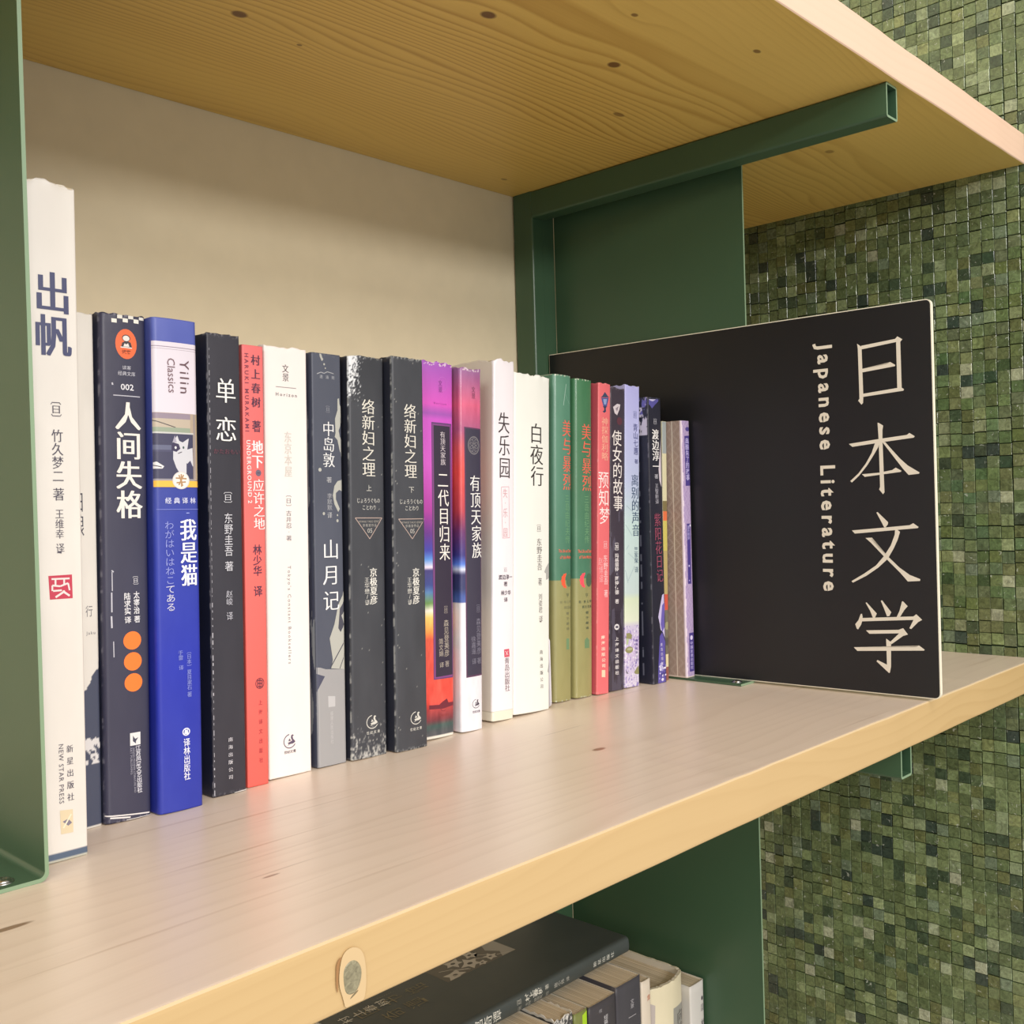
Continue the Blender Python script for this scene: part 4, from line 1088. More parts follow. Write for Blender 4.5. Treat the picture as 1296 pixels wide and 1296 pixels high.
SIGN_GLYPHS = {"ri":[[[46.17,222.42],[43.62,220.27],[43.32,218.85],[43.02,189.08],[43.28,184.73],[44.35,183.75],[46.41,186.38],[45.52,187.69],[45.78,219.14]],[[43.6,220.73],[22.06,222.4],[20.67,223.8],[17.67,221.62],[18.96,220.21],[21.66,220.41],[43.43,218.49]],[[21.51,220.75],[18.95,220.43],[18.79,191.64],[21.5,191.44]],[[43.37,206.18],[27.91,207.39],[25.5,208.57],[22.33,206.41],[22.72,205.64],[43.1,203.98]],[[43.22,190.49],[21.48,192.12],[18.78,192.0],[17.46,191.06],[17.71,190.1],[43.27,188.51]]],"ben":[[[53.2,159.48],[34.16,161.37],[16.38,162.82],[14.79,163.93],[11.61,161.75],[12.21,160.89],[30.52,159.41],[50.99,157.48]],[[34.36,171.62],[33.53,171.38],[30.86,169.55],[31.39,166.76],[31.53,161.29],[31.11,127.97],[32.06,126.86],[34.43,129.9],[33.78,131.48],[33.91,160.53]],[[36.07,159.65],[33.52,159.5],[34.29,156.43],[37.2,151.78],[41.59,145.33],[46.95,139.09],[51.84,134.85],[52.87,135.82],[47.39,140.5],[42.5,146.53],[38.57,153.0]],[[31.67,159.39],[29.84,159.28],[25.85,154.36],[20.79,148.44],[16.41,144.18],[12.04,141.3],[9.21,139.48],[9.67,138.74],[15.89,138.23],[19.15,142.05],[25.26,150.48]],[[45.27,139.85],[33.78,140.4],[25.95,141.67],[23.73,143.07],[20.17,140.97],[20.77,140.32],[43.42,138.12]]],"wen":[[[52.65,104.33],[32.83,105.94],[16.0,107.41],[13.83,108.6],[10.62,106.25],[11.16,105.58],[50.79,102.32]],[[36.52,115.37],[35.81,115.82],[29.29,109.34],[29.55,107.97],[31.22,105.93],[31.99,106.39],[33.65,109.83]],[[25.07,104.85],[23.93,104.84],[22.07,103.29],[23.65,98.41],[26.28,92.95],[30.11,86.53],[36.26,80.94],[43.89,75.7],[52.82,71.05],[53.76,71.96],[45.27,77.06],[37.62,82.29],[32.36,88.33],[28.06,94.76],[25.38,101.58]],[[43.97,99.53],[39.73,99.76],[39.61,99.07],[40.19,98.38],[35.93,93.57],[29.62,87.68],[22.95,81.2],[16.77,76.81],[10.4,74.37],[10.65,73.29],[17.99,72.73],[22.58,78.03],[31.92,87.42],[40.52,96.54]]],"xue":[[[44.91,58.44],[44.33,58.83],[37.94,52.05],[39.33,48.99],[40.49,49.16],[42.12,53.47]],[[35.17,60.13],[34.38,60.48],[28.76,53.27],[30.02,50.84],[31.49,50.54],[33.22,55.26]],[[21.9,60.39],[21.23,60.33],[18.51,57.51],[20.69,54.92],[23.75,50.02],[25.65,50.15],[23.64,54.33]],[[48.33,51.23],[47.46,51.45],[47.13,49.52],[47.5,46.62],[48.27,44.34],[50.26,41.34],[51.2,41.85],[52.04,44.6],[49.86,47.28]],[[48.15,48.68],[14.96,51.37],[15.01,49.25],[47.73,46.61]],[[15.18,51.35],[13.37,52.79],[9.92,49.52],[12.16,48.14],[15.33,48.96]],[[15.24,49.06],[12.07,48.33],[16.72,43.48],[17.82,44.0]],[[45.18,41.04],[24.3,42.59],[23.9,40.43],[42.97,38.99]],[[24.48,42.58],[21.65,43.78],[18.77,40.02],[21.54,39.03],[24.18,40.23]],[[23.99,40.61],[21.54,39.13],[29.18,33.31],[29.98,34.62]],[[32.41,36.62],[29.7,34.78],[29.42,33.06],[29.77,19.33],[30.56,15.61],[31.12,15.19],[32.29,19.58]],[[38.87,21.91],[38.24,22.79],[31.82,20.08],[31.12,15.19]],[[53.39,29.79],[13.88,32.55],[12.17,33.7],[8.83,31.33],[9.29,30.77],[51.1,27.57]]]}
LOWER_BOX = {
 31: (0.3945,0.1650,0.0190,0.2049,0.0),
 32: (0.4145,0.1650,0.0165,0.2069,0.0),
 33: (0.4320,0.1650,0.0127,0.2044,0.0),
 34: (0.4462,0.1650,0.0273,0.2034,0.0),
 35: (0.4740,0.1650,0.0262,0.2059,0.0),
 36: (0.5012,0.1650,0.0100,0.1999,0.0),
 37: (0.5122,0.1650,0.0443,0.1884,0.0),
 38: (0.5575,0.1650,0.0170,0.1764,0.0),
}
LOWER_PRINT = {
 31: [],
 32: [],
 33: [["p",[[7.5,201.5],[13.47,203.22],[13.01,177.0],[7.3,179.32]],[166,206,40]]],
 34: [["v","夜",11.24,198.72,11.13,196.24,3.15,[150,148,152],"n",0.94],["v","短篇集",16.47,193.2,16.23,184.16,3.99,[200,198,200],"n",0.94]],
 35: [["v","文景",16.4,193.13,16.29,186.9,3.81,[170,168,172],"n",0.94],["v","出版",15.65,176.69,15.7,168.3,3.8,[170,168,172],"n",0.94],["p",[[12.05,182.24],[20.22,182.01],[20.45,181.5],[12.28,181.63]],[150,146,150]]],
 36: [["v","集",8.08,189.38,7.89,185.18,4.84,[190,120,90],"n",0.94]],
 37: [["p",[[24.53,169.2],[43.3,167.47],[42.6,132.5],[23.5,137.5]],[150,148,140]],["p",[[0.1,180.78],[7.18,176.79],[6.07,147.3],[-0.88,150.12]],[176,166,160]],["v","向着",34.41,165.22,33.99,146.52,9.99,[56,50,50],"s",0.94]],
 38: [["v","松",15.87,148.9,15.84,142.07,7.02,[80,76,80],"n",0.94],["v","出版",14.37,159.99,14.2,154.37,4.0,[110,106,110],"n",0.94],["e",14.55,163.62,1.1,1.6,[60,56,64]]],
}
# ------------------------------------------------------------------ setting
def struct(o): o['kind'] = 'structure'; return o
struct(box('wall_back', (-.75, XR + .05, D, D + .02, -.85, 1.1), M_WALL))
wall = struct(box('wall_right', (XR + .0042, XR + .06, -.16, D, -.62, .72), M_GROUT))

def tile_mesh(seed, col):
    q = random.Random(seed); bm = bmesh.new()
    s = .00910 / 2; t = .0042
    box_bm(bm, -t, 0, -s + q.uniform(0, .0002), s - q.uniform(0, .0002), -s + q.uniform(0, .0002), s - q.uniform(0, .0002))
    es = [e for e in bm.edges if all(v.co.x < -t * .5 for v in e.verts)]
    bmesh.ops.bevel(bm, geom=es, offset=.00028, segments=1, affect='EDGES')
    for v in bm.verts:
        if v.co.x < -t * .8: v.co.x += q.uniform(-.0001, .0001)
    me = bm_mesh(bm, 'tile'); set_cols(me, np.tile(srgb_np(col), (len(me.vertices), 1))); me.materials.append(M_TILE)
    return me
PAL = [(104, 116, 78)] * 10 + [(92, 104, 70)] * 10 + [(108, 120, 82)] * 6 + [(96, 110, 74)] * 7 + [(116, 130, 90)] * 5 + [(88, 102, 72)] * 4 + [(128, 140, 106)] * 3 + [(100, 106, 68)] * 3 + [(66, 80, 60)] * 5 + \
      [(58, 70, 60)] * 2 + [(122, 130, 86)] * 2 + [(146, 154, 124)] * 1 + [(156, 160, 134)] * 1 + [(108, 122, 98)] * 2 + [(134, 146, 106)] * 2
tm = [tile_mesh(k, tuple(max(0, v + rnd.uniform(-5, 5)) for v in c)) for k, c in enumerate(PAL)]
PITCH = .0092
tiles = []
ncol = int((D + .15) / PITCH); nrow = int(1.3 / PITCH)
for i in range(ncol):
    y = D - .002 - PITCH * (i + .5) - 0.0
    if y < .0095: y -= .0004
    if y < .0: y -= .0004
    off = rnd.uniform(-.0011, .0011); dx = rnd.uniform(-.0004, .0004)
    for j in range(nrow):
        z = -.60 + PITCH * (j + .5) + off + .0006 * math.sin(j * .7 + i * .15) + .0009 * ((j // 11) % 2) * (1 if (i // 11) % 2 else -1) * .3
        tiles.append([y + rnd.uniform(-.0001, .0001), z + rnd.uniform(-.0001, .0001), dx + rnd.uniform(-.0003, .0003), rnd.gauss(0, .028), rnd.gauss(0, .028), rnd.randrange(len(tm))])
cl = Vector((-.04938, -.25236, .12792))
def near(t): return (Vector((XR, t[0], t[1])) - cl).length
vis = [t for t in tiles if t[0] > -.006 and (t[1] > .403 or -.02 < t[1] - .01 < H - .02 or -.27 < t[1] < -.04) and not (t[0] > .12 and abs(t[1]) < .25)]
vis.sort(key=near); single = vis[:300]; ids = {id(t) for t in single}
for t in single:
    o = obj('tile', tm[t[5]], None, wall)
    o.location = (XR + .0042 + t[2], t[0], t[1]); o.rotation_euler = (0, t[3], t[4])
bV = []; bF = []; bC = []; nv = 0
mv = []
for me in tm:
    v = np.array([p.co[:] for p in me.vertices]); f = [tuple(p.vertices) for p in me.polygons]
    mv.append((v, f, srgb_np(PAL[tm.index(me)]), me))
for t in tiles:
    if id(t) in ids: continue
    v, f, c, me = mv[t[5]]
    R_ = np.array(Matrix.Rotation(t[4], 3, 'Z') @ Matrix.Rotation(t[3], 3, 'Y'))
    bV.append(v @ R_.T + np.array([XR + .0042 + t[2], t[0], t[1]])); bF += [tuple(q + nv for q in g) for g in f]; nv += len(v)
    bC.append(np.tile(np.clip(c * rnd.uniform(.9, 1.12), 0, 1), (len(v), 1)))
me = bpy.data.meshes.new('mosaic_tiles'); me.from_pydata(np.vstack(bV).tolist(), [], bF); me.update(); set_cols(me, np.vstack(bC))
o = obj('mosaic_tiles', me, M_TILE, wall); o['kind'] = 'stuff'

# ------------------------------------------------------------------ bookshelf
shelf = tag(empty('bookshelf', (.2, .15, FZ - T)), 'pine bookshelf on green painted steel frames, standing against the beige wall beside the mosaic', 'bookshelf')
def rel(o):
    o.parent = shelf; o.matrix_parent_inverse = Matrix.Translation(-shelf.location); return o
def board(x0, x1, z0, z1, mats, bev, seed):
    """a sawn board: long box with softly uneven arrises"""
    bm = bmesh.new(); box_bm(bm, x0, x1, 0, D - .0005, z0, z1)
    bmesh.ops.subdivide_edges(bm, edges=[e for e in bm.edges if abs(e.verts[0].co.x - e.verts[1].co.x) > .1], cuts=140, use_grid_fill=True)
    es = [e for e in bm.edges if all(abs(v.co.y) < 1e-6 for v in e.verts) and all(min(abs(v.co.z - z0), abs(v.co.z - z1)) < 1e-6 for v in e.verts) and abs(e.verts[0].co.x - e.verts[1].co.x) > 1e-5]
    bmesh.ops.bevel(bm, geom=es, offset=bev, segments=3, affect='EDGES', profile=.6)
    nz = VNoise(seed)
    for v in bm.verts:
        if v.co.y < .004:
            k = float(nz(np.array([v.co.x * 40 + 5]), np.array([0.0]))[0]) - .5
            if v.co.z > (z0 + z1) / 2 and v.co.y < .003: v.co.z += -abs(k) * .0006
            v.co.y += k * .0004
    me = bm_mesh(bm, 'shelf_board')
    for m_ in mats: me.materials.append(m_)
    for p in me.polygons:
        n = p.normal
        p.material_index = 1 if n.z > .75 else (2 if n.y < -.5 else 0)
        if -.97 < n.y < -.2 and n.z > .2: p.material_index = 3
        p.use_smooth = False
    return rel(obj('shelf_board', me))
W_FRONT2 = wood('pine_front_edge_knotty', srgb((202, 172, 124)), srgb((196, 164, 112)), srgb((172, 136, 86)), [], pith=(.2, -.16), contrast=.3, rough=.45, seed=9.0, fibre=.14)
W_ARRIS = wood('pine_sanded_arris', srgb((214, 190, 150)), srgb((208, 182, 140)), srgb((190, 160, 114)), [], contrast=.2, rough=.5, seed=3.0, fibre=.2)
board(-.75, XR - .0004, H, H + T, (W_UP, W_TOP, W_FRONT, W_ARRIS), .0014, 5)
board(-.75, XR - .0004, -T, 0, (W_MID, W_TOP, W_FRONT2, W_ARRIS), .0017, 6)
board(-.75, XR - .0004, FZ - T, FZ, (W_MID, W_TOP, W_FRONT2, W_ARRIS), .0015, 7)
# the big knot in the front edge of the middle board
def knot_plug():
    bm = bmesh.new(); n = 28; nz = VNoise(3)
    c = (.1395, -.0135)
    rings = [(1.0, .00002), (.93, -.00025), (.6, -.0002), (.25, -.0003)]
    vs_ = []
    for rr, yy in rings:
        vs_.append([bm.verts.new((c[0] + rr * .0034 * math.cos(2 * math.pi * k / n) * (1 + .07 * math.sin(3 * 2 * math.pi * k / n + 1)) , yy, c[1] + rr * .0054 * math.sin(2 * math.pi * k / n) * (1 + .06 * math.cos(2 * 2 * math.pi * k / n)))) for k in range(n)])
    for a, b_ in zip(vs_, vs_[1:]):
        for k in range(n): bm.faces.new((a[k], a[(k + 1) % n], b_[(k + 1) % n], b_[k]))
    bm.faces.new(vs_[-1])
    bmesh.ops.recalc_face_normals(bm, faces=bm.faces)
    m, nt, b = mat('knot_wood'); g = N(nt, 'ShaderNodeNewGeometry')
    n_ = N(nt, 'ShaderNodeTexNoise', inp={'Scale': 620.0, 'Detail': 4.0, 'Distortion': 1.0}); L(nt, g.outputs['Position'], n_.inputs['Vector'])
    L(nt, mixc(nt, n_.outputs[0], srgb((78, 72, 54)), srgb((176, 168, 136))), b.inputs['Base Color']); b.inputs['Roughness'].default_value = .4
    o = rel(obj('knot', bm_mesh(bm, 'knot'), m)); o['label'] = 'dark grey knot in the front edge of the board'
    # pale resin sapwood round and below the knot, and the bark crack on its left
    s = Sheet()
    pts = [(-4.6, 4), (-3, 8.5), (1, 9.2), (4.5, 6.5), (5.4, 1), (5.2, -5), (4.0, -9.3), (-2.6, -9.4), (-3.6, -5), (-4.9, -1)]
    s.blob([(p[0], p[1]) for p in pts], (206, 178, 134))
    s.blob([(-5.6, 6.3), (-3.4, 7.8), (-4.5, 5.2), (-5.1, 1.5), (-5.4, -3.5), (-6.0, -1), (-5.9, 3)], (158, 116, 72))
    s.blob([(-1.5, -6.6), (1.8, -5.2), (2.4, -4.4), (0, -5.2)], (120, 108, 80))
    o2 = s.build('resin_ring', lambda u, z, of: np.stack([c[0] + u, -of * 0 - .00045 - of, np.clip(c[1] + z, -T + .0012, -.0012)], 1), None)
    rel(o2); o2['label'] = 'pale resinous ring around the knot'
    for v in o.data.vertices: v.co.y -= .0005
knot_plug()

def tube(y0, y1, x0, z1, w, h, t=.0014, rad=.0018, axis='y', name='frame_tube'):
    def ring(w_, h_, r_):
        pts = []
        for cx, cy, a0 in ((w_ / 2 - r_, h_ / 2 - r_, 0), (-w_ / 2 + r_, h_ / 2 - r_, 90), (-w_ / 2 + r_, -h_ / 2 + r_, 180), (w_ / 2 - r_, -h_ / 2 + r_, 270)):
            for k in range(5):
                a = math.radians(a0 + 90 * k / 4); pts.append((cx + r_ * math.cos(a), cy + r_ * math.sin(a)))
        return pts
    o_ = ring(w, h, rad); i_ = ring(w - 2 * t, h - 2 * t, max(rad - t, .0003)); n = len(o_)
    bm = bmesh.new(); vv = []
    for pts in (o_, i_):
        for e in (y0, y1):
            if axis == 'y': vv.append([bm.verts.new((x0 + w / 2 + p[0], e, z1 - h / 2 + p[1])) for p in pts])
            else: vv.append([bm.verts.new((x0 + w / 2 + p[0], z1 - h / 2 + p[1], e)) for p in pts])
    oa, ob, ia, ib = vv
    for k in range(n):
        j = (k + 1) % n
        bm.faces.new((oa[k], oa[j], ob[j], ob[k])).material_index = 0; bm.faces.new((ia[k], ib[k], ib[j], ia[j])).material_index = 0
        bm.faces.new((oa[k], ia[k], ia[j], oa[j])).material_index = 1; bm.faces.new((ob[k], ob[j], ib[j], ib[k])).material_index = 1
    bmesh.ops.recalc_face_normals(bm, faces=bm.faces)
    me = bm_mesh(bm, name); me.materials.append(M_GREEN); me.materials.append(M_GREEN_EDGE)
    return rel(obj(name, me))
def divider(px, z0, yf=.118):
    """thin folded steel sheet: upright panel with a foot flange to the left, screwed down"""
    s = .0015; top = z0 + H - TH_ * .35
    prof = [(px + s, top), (px, top), (px, z0 + s + .0022)]
    for k in range(1, 6):
        a = math.radians(90 * k / 6); prof.append((px - .0022 + .0022 * math.cos(a), z0 + s + .0022 - .0022 * math.sin(a)))
    prof += [(px - .0022, z0 + s), (px - .0180, z0 + s), (px - .0180, z0 + .00005), (px - .0018, z0 + .00005)]
    for k in range(1, 6):
        a = math.radians(270 + 90 * k / 6); prof.append((px - .0018 + (.0018 + s) * math.cos(a), z0 + .0033 + .00325 * math.sin(a)))
    bm = bmesh.new()
    a_ = [bm.verts.new((x, yf, z)) for x, z in prof]; b_ = [bm.verts.new((x, .2885, z)) for x, z in prof]; n = len(prof)
    for k in range(n): bm.faces.new((a_[k], a_[(k + 1) % n], b_[(k + 1) % n], b_[k]))
    f1 = bm.faces.new(a_); f2 = bm.faces.new(list(reversed(b_))); f1.material_index = 1
    box_bm(bm, px - (PX - TX - TW) - .003, px + .0003, .28935, .2896, z0 + s + .0001, top)   # rear return flange, welded to the post
    bmesh.ops.triangulate(bm, faces=[f1, f2])
    bmesh.ops.recalc_face_normals(bm, faces=bm.faces)
    me = bm_mesh(bm, 'divider_panel'); me.materials.append(M_GREEN); me.materials.append(M_GREEN_EDGE)
    p = rel(obj('divider_panel', me))
    # screw with a washer and cross recess
    bm = bmesh.new(); cx, cy, cz = px - .0116, yf + .0070, z0 + s
    def disc(r0, r1, z_0, z_1, n=20):
        lo = [bm.verts.new((cx + r0 * math.cos(6.2832 * k / n), cy + r0 * math.sin(6.2832 * k / n), z_0)) for k in range(n)]
        hi = [bm.verts.new((cx + r1 * math.cos(6.2832 * k / n), cy + r1 * math.sin(6.2832 * k / n), z_1)) for k in range(n)]
        for k in range(n): bm.faces.new((lo[k], lo[(k + 1) % n], hi[(k + 1) % n], hi[k]))
        return hi
    h1 = disc(.0038, .0036, cz, cz + .0004); bm.faces.new(h1)
    a1 = disc(.0030, .0026, cz + .0004, cz + .0011)
    n = len(a1)
    b1 = [bm.verts.new((cx + .0014 * math.cos(6.2832 * k / n), cy + .0014 * math.sin(6.2832 * k / n), cz + .0014)) for k in range(n)]
    for k in range(n): bm.faces.new((a1[k], a1[(k + 1) % n], b1[(k + 1) % n], b1[k]))
    c1 = [bm.verts.new((cx + (.0011 if k % 5 in (0,) else .0004) * math.cos(6.2832 * k / n), cy + (.0011 if k % 5 in (0,) else .0004) * math.sin(6.2832 * k / n), cz + .0008)) for k in range(n)]
    for k in range(n): bm.faces.new((b1[k], b1[(k + 1) % n], c1[(k + 1) % n], c1[k]))
    bm.faces.new(c1); bmesh.ops.recalc_face_normals(bm, faces=bm.faces)
    sc = obj('screw', bm_mesh(bm, 'screw', True), M_STEEL, p)
    return p
for px in (PL, PX):
    tx = px - (PX - TX)
    for z0 in (0.0, FZ):
        x_ = tx + (.0019 if z0 < 0 else 0); yf = .0072 if z0 < 0 else .005
        tube(yf, .2896, x_, z0 + H - .0001, TW, TH_, name='frame_tube')
        tube(z0 + .0001, z0 + H - .0001, x_, .30985, TW, .0204, axis='z', name='frame_post')
        divider(px, z0)

# ------------------------------------------------------------------ category sign
ang = math.atan2(.289 + .0073, .566 - .5795)
sg = tag(empty('category_sign', (.5795, -.0073, .0016), (0, 0, ang)), 'black upright category sign with white lettering, at the right end of the book row', 'sign')
LS, HS, TS = .2958, .2426, .0029
def plate(name, t0, t1, m, rc=.0035, inset=0.0):
    pts = []
    for cx, cz, a0, q in ((LS - .0007, HS - .0007, 0, .0007), (rc, HS - rc, 90, rc), (rc, rc, 180, rc), (LS - .0007, .0007, 270, .0007)):
        for k in range(6):
            a = math.radians(a0 + 18 * k); pts.append((cx + (q - inset) * math.cos(a), cz + (q - inset) * math.sin(a)))
    bm = bmesh.new(); A = [bm.verts.new((x, t0, z)) for x, z in pts]; B = [bm.verts.new((x, t1, z)) for x, z in pts]; n = len(pts)
    for k in range(n): bm.faces.new((A[k], A[(k + 1) % n], B[(k + 1) % n], B[k]))
    bm.faces.new(A); bm.faces.new(list(reversed(B))); bmesh.ops.recalc_face_normals(bm, faces=bm.faces)
    return obj(name, bm_mesh(bm, name), m, sg)
# local +x runs back along the board, local +y faces the camera side
plate('foam_board', -TS, 0, M_BOARD)['label'] = 'cream white board core'
plate('front_face', 0, .0003, M_SIGN, inset=.0006)
s = Sheet()
for g in SIGN_GLYPHS.values():
    for p in g: s.poly([(a, z - 1.6) for a, z in p], (222, 212, 194))
s.layer = 0
def sgn_place(u, z, o): return np.stack([u, np.full_like(u, .0003) + o * .5, z], 1)
s.build('characters', sgn_place, sg, M_SIGNTXT)
s = Sheet()
V, F, lay = text_local('Japanese Literature', 'b', 1.0, True)
v1 = V[:, 0].max() - V[:, 0].min(); v2, _, _ = text_local('Japanese Literature', 'b', 1.5, True); v2w = v2[:, 0].max() - v2[:, 0].min()
cap = 9.6; sc_ = cap / .70; spc = round(1 + .5 * (160.7 / sc_ - v1) / (v2w - v1), 3)
GLB = {}
V, F = glyph('Japanese Literature', .026, spc)
V = V.copy(); V[:, 0] -= V[:, 0].min(); kx = 160.7 / V[:, 0].max()
# reads downwards: baseline on the far side, cap tops towards the front edge
zz = 224.2 - V[:, 0] * kx; uu = 72.4 + (75.0 - 72.4) * 0 - V[:, 1] * sc_
s.add(np.stack([uu, zz], 1), F, (222, 212, 194))
s.build('latin_lettering', sgn_place, sg, M_SIGNTXT)

# ------------------------------------------------------------------ books on the middle board
BX = BOOK_BOX; BP = BOOK_PRINT
def dep(n, d=.140): return min(d, .3085 - BX[n][1] - .001)
G = 'row of upright books on the middle shelf'
def B(n, paint, label, **k):
    k.setdefault('depth', dep(n)); k.setdefault('seed', n)
    return book(k.pop('name', 'book'), BX[n], k.pop('depth'), paint, BP[n], label=label, group=G, **k)

def p1(U, Z, Dd, SD, w, Hh):
    c = P_plain((226, 221, 213), .15, (214, 204, 186), 21, 4)(U, Z, Dd, SD, w, Hh)
    c[Z < 3.6] = (84, 100, 122)
    c[(Z < 1.0)] = (190, 190, 176)
    return c
B(1, p1, 'tall white paperback with large blue-grey title and red seal, leftmost in the row', top_wave=.0022, bulge=.0003)
def p2(U, Z, Dd, SD, w, Hh):
    c = P_plain((222, 218, 210), .1, (200, 192, 170), 22, 5)(U, Z, Dd, SD, w, Hh)
    nz = VNoise(5); e = 52 + (U - 10) * 1.7 + 5 * (fbm(nz, U * .5, Z * .2) - .5)
    dk = Z < e; c[dk] = (70, 76, 96)
    wt = (Z > 26) & (Z < 34 + 5 * fbm(nz, U * .8, Z * .5)) & (fbm(nz, U * .8 + 3, Z * .45) > .46) & dk & (U > w - 9); c[wt] = (214, 212, 212)
    st = (U < w - 8) & (Z < 60); c[Z < .9] = (216, 212, 204)
    return c
B(2, p2, 'slim-looking white and dark ink-drawing paperback, half hidden beside the tall white book', top_wave=.0008, bulge=.0008, r=.0012)
B(3, P_plain((60, 60, 80), .3, (206, 204, 206), 23, 5, leftc=(58, 62, 84)), 'dark slate paperback with an orange oval, bold cream title and three orange dots', top_wave=.001, bulge=.0008, r=.002)
def p4(U, Z, Dd, SD, w, Hh):
    c = grad(Z, [(0, (46, 58, 160)), (60, (36, 50, 170)), (120, (50, 64, 160)), (150, (58, 70, 150)), (Hh, (86, 98, 176))])
    c += ((fbm(VNoise(9), U * .2, Z * .08) - .5) * 8)[..., None]; return c
B(4, p4, 'royal blue hardback with white panel, cat picture and orange band on its spine', m=M_COVER, bulge=.0009, r=.0019, inset=.003, c=.0014)
B(5, P_plain((50, 49, 58), .35, (186, 182, 184), 25, 4, leftc=(40, 44, 62)), 'charcoal paperback with two widely spaced white title characters, right of the blue hardback', bulge=.0002, r=.0006, top_wave=.0006)
def p6(U, Z, Dd, SD, w, Hh):
    return P_plain((0, 0, 0), 0, seed=26)(U, Z, Dd, SD, w, Hh) * 0 + grad(Z, [(0, (232, 98, 88)), (100, (236, 108, 102)), (Hh, (228, 112, 112))])
B(6, p6, 'thin coral red paperback with purple author characters, between charcoal and white books', bulge=.0003, r=.0006)
B(7, P_plain((240, 230, 225), .12, (222, 204, 176), 27, 3), 'white paperback with small grey print and swan emblem near the foot, beside the red one', bulge=.0003, r=.0008, top_wave=.0014)
def p8(U, Z, Dd, SD, w, Hh):
    c = P_plain((78, 82, 96), .18, (190, 190, 186), 28, 4, leftc=(74, 78, 98))(U, Z, Dd, SD, w, Hh)
    nz = VNoise(8); ar = (SD < 0) & (fbm(nz, Dd * .16, Z * .035 + 3, 3) > .54); c[ar] = (150, 154, 160)
    return c
B(8, p8, 'dark grey paperback with pale brush-like shapes and a light grey foot on its spine', bulge=.0002, r=.0006, fine_side=True)
def wornblack(seed, top, bot):
    base = P_plain((62, 64, 70), .45, (196, 196, 190), seed, 6, leftc=(44, 46, 58)); n1 = VNoise(seed + 7); n2 = VNoise(seed + 9)
    def f(U, Z, Dd, SD, w, Hh):
        c = base(U, Z, Dd, SD, w, Hh)
        sp = fbm(n1, U * 1.9, Z * 1.5, 3); m1 = (SD == 0) & (sp > .845) & (fbm(n2, U * .2, Z * .05) > .42)
        c[m1] = (146, 146, 142)
        if top:
            hz = np.clip((Z - (Hh - 28)) / 28, 0, 1)
            k = np.clip((fbm(n2, U * 2.2, Z * 1.1, 4) - (.86 - .66 * np.sqrt(hz) * np.exp(-(U / 7.0) ** 2))) * 9, 0, 1) * (hz > 0) * (SD == 0)
            c = lerp3(c, np.broadcast_to(np.array([222., 224, 226]), c.shape), k)
            pl = (Z > Hh - 24) ; c[pl & (k < .2)] *= .93
        if bot:
            hz = np.clip((24 - Z) / 24, 0, 1)
            k = np.clip((fbm(n1, U * 1.1 + 3, Z * .7, 4) - (.80 - .42 * hz)) * 5, 0, 1) * (hz > 0) * (SD == 0) * .8
            c = lerp3(c, np.broadcast_to(np.array([206., 204, 196]), c.shape), k)
        return c
    return f
B(9, wornblack(29, True, True), 'badly scuffed black paperback with silvery creased head and whitened foot, left of its pair', bulge=.0006, r=.0012, top_wave=.0012)
B(10, wornblack(30, False, False), 'cleaner black paperback with thin outlined triangle, right of the matching black pair', bulge=.0006, r=.0012, top_wave=.0008)
def p11(U, Z, Dd, SD, w, Hh):
    c = grad(Z, [(0, (86, 84, 92)), (4.2, (70, 78, 82)), (7, (60, 88, 84)), (10, (120, 52, 62)), (16, (176, 60, 62)), (20, (232, 78, 66)), (46, (222, 84, 66)), (54, (226, 92, 66)), (58, (236, 150, 70)), (66, (244, 196, 100)), (70, (240, 232, 216)), (74, (112, 150, 84)),
                 (80, (86, 130, 180)), (84, (58, 72, 140)), (92, (64, 58, 120)), (93.5, (240, 226, 240)), (98, (96, 150, 224)), (103, (70, 70, 170)), (112, (104, 50, 140)), (124, (172, 58, 158)), (150, (206, 88, 196)), (175, (200, 84, 196)), (178, (160, 82, 176)), (183, (214, 84, 190)), (Hh, (160, 86, 184))])
    nz = VNoise(61); c = c + ((fbm(nz, U * .35, Z * .11, 4) - .5) * 60)[..., None] * np.array([1, .8, .7]) * np.clip((118 - Z) / 60, .12, 1)[..., None]
    g = (Z > 48) & (Z < 78) & (fbm(nz, U * .25 + 9, Z * .1) > .56) & (U > w * .6); c[g] = (92, 158, 104)
    c[Z < 1.6] = (226, 222, 210)
    nn = fbm(VNoise(12), U * .7, Z * .9, 3); c[(Z > Hh - 2.2) & (nn > .55)] = (222, 196, 216)
    return c
B(11, p11, 'purple to red paperback with black title label, right of the black pair', m=M_GLOSS, bulge=.0008, r=.0012, top_wave=.0018)
def p12(U, Z, Dd, SD, w, Hh):
    c = grad(Z, [(0, (232, 230, 236)), (72.5, (226, 222, 228)), (72.6, (84, 104, 170)), (76, (70, 92, 160)), (80, (60, 66, 110)), (88, (62, 60, 104)), (91, (226, 230, 246)), (94, (92, 130, 220)), (99, (66, 60, 130)), (112, (110, 56, 110)), (124, (186, 66, 78)), (146, (226, 84, 78)), (160, (206, 92, 100)), (170, (170, 88, 128)), (184, (214, 96, 130)), (Hh, (150, 102, 152))])
    nz = VNoise(62); c = c + ((fbm(nz, U * .35 + Dd * .3, Z * .11, 4) - .5) * 26)[..., None]
    lo = (Z < 72.6); k = np.clip(Dd / 8, 0, 1) * lo * (SD < 0); c = lerp3(c, np.broadcast_to(np.array([226., 170, 170]), c.shape), k * .6)
    nn = fbm(VNoise(13), U * .7, Z * .9, 3); c[(Z > Hh - 1.6) & (nn > .58)] = (216, 196, 206)
    return c
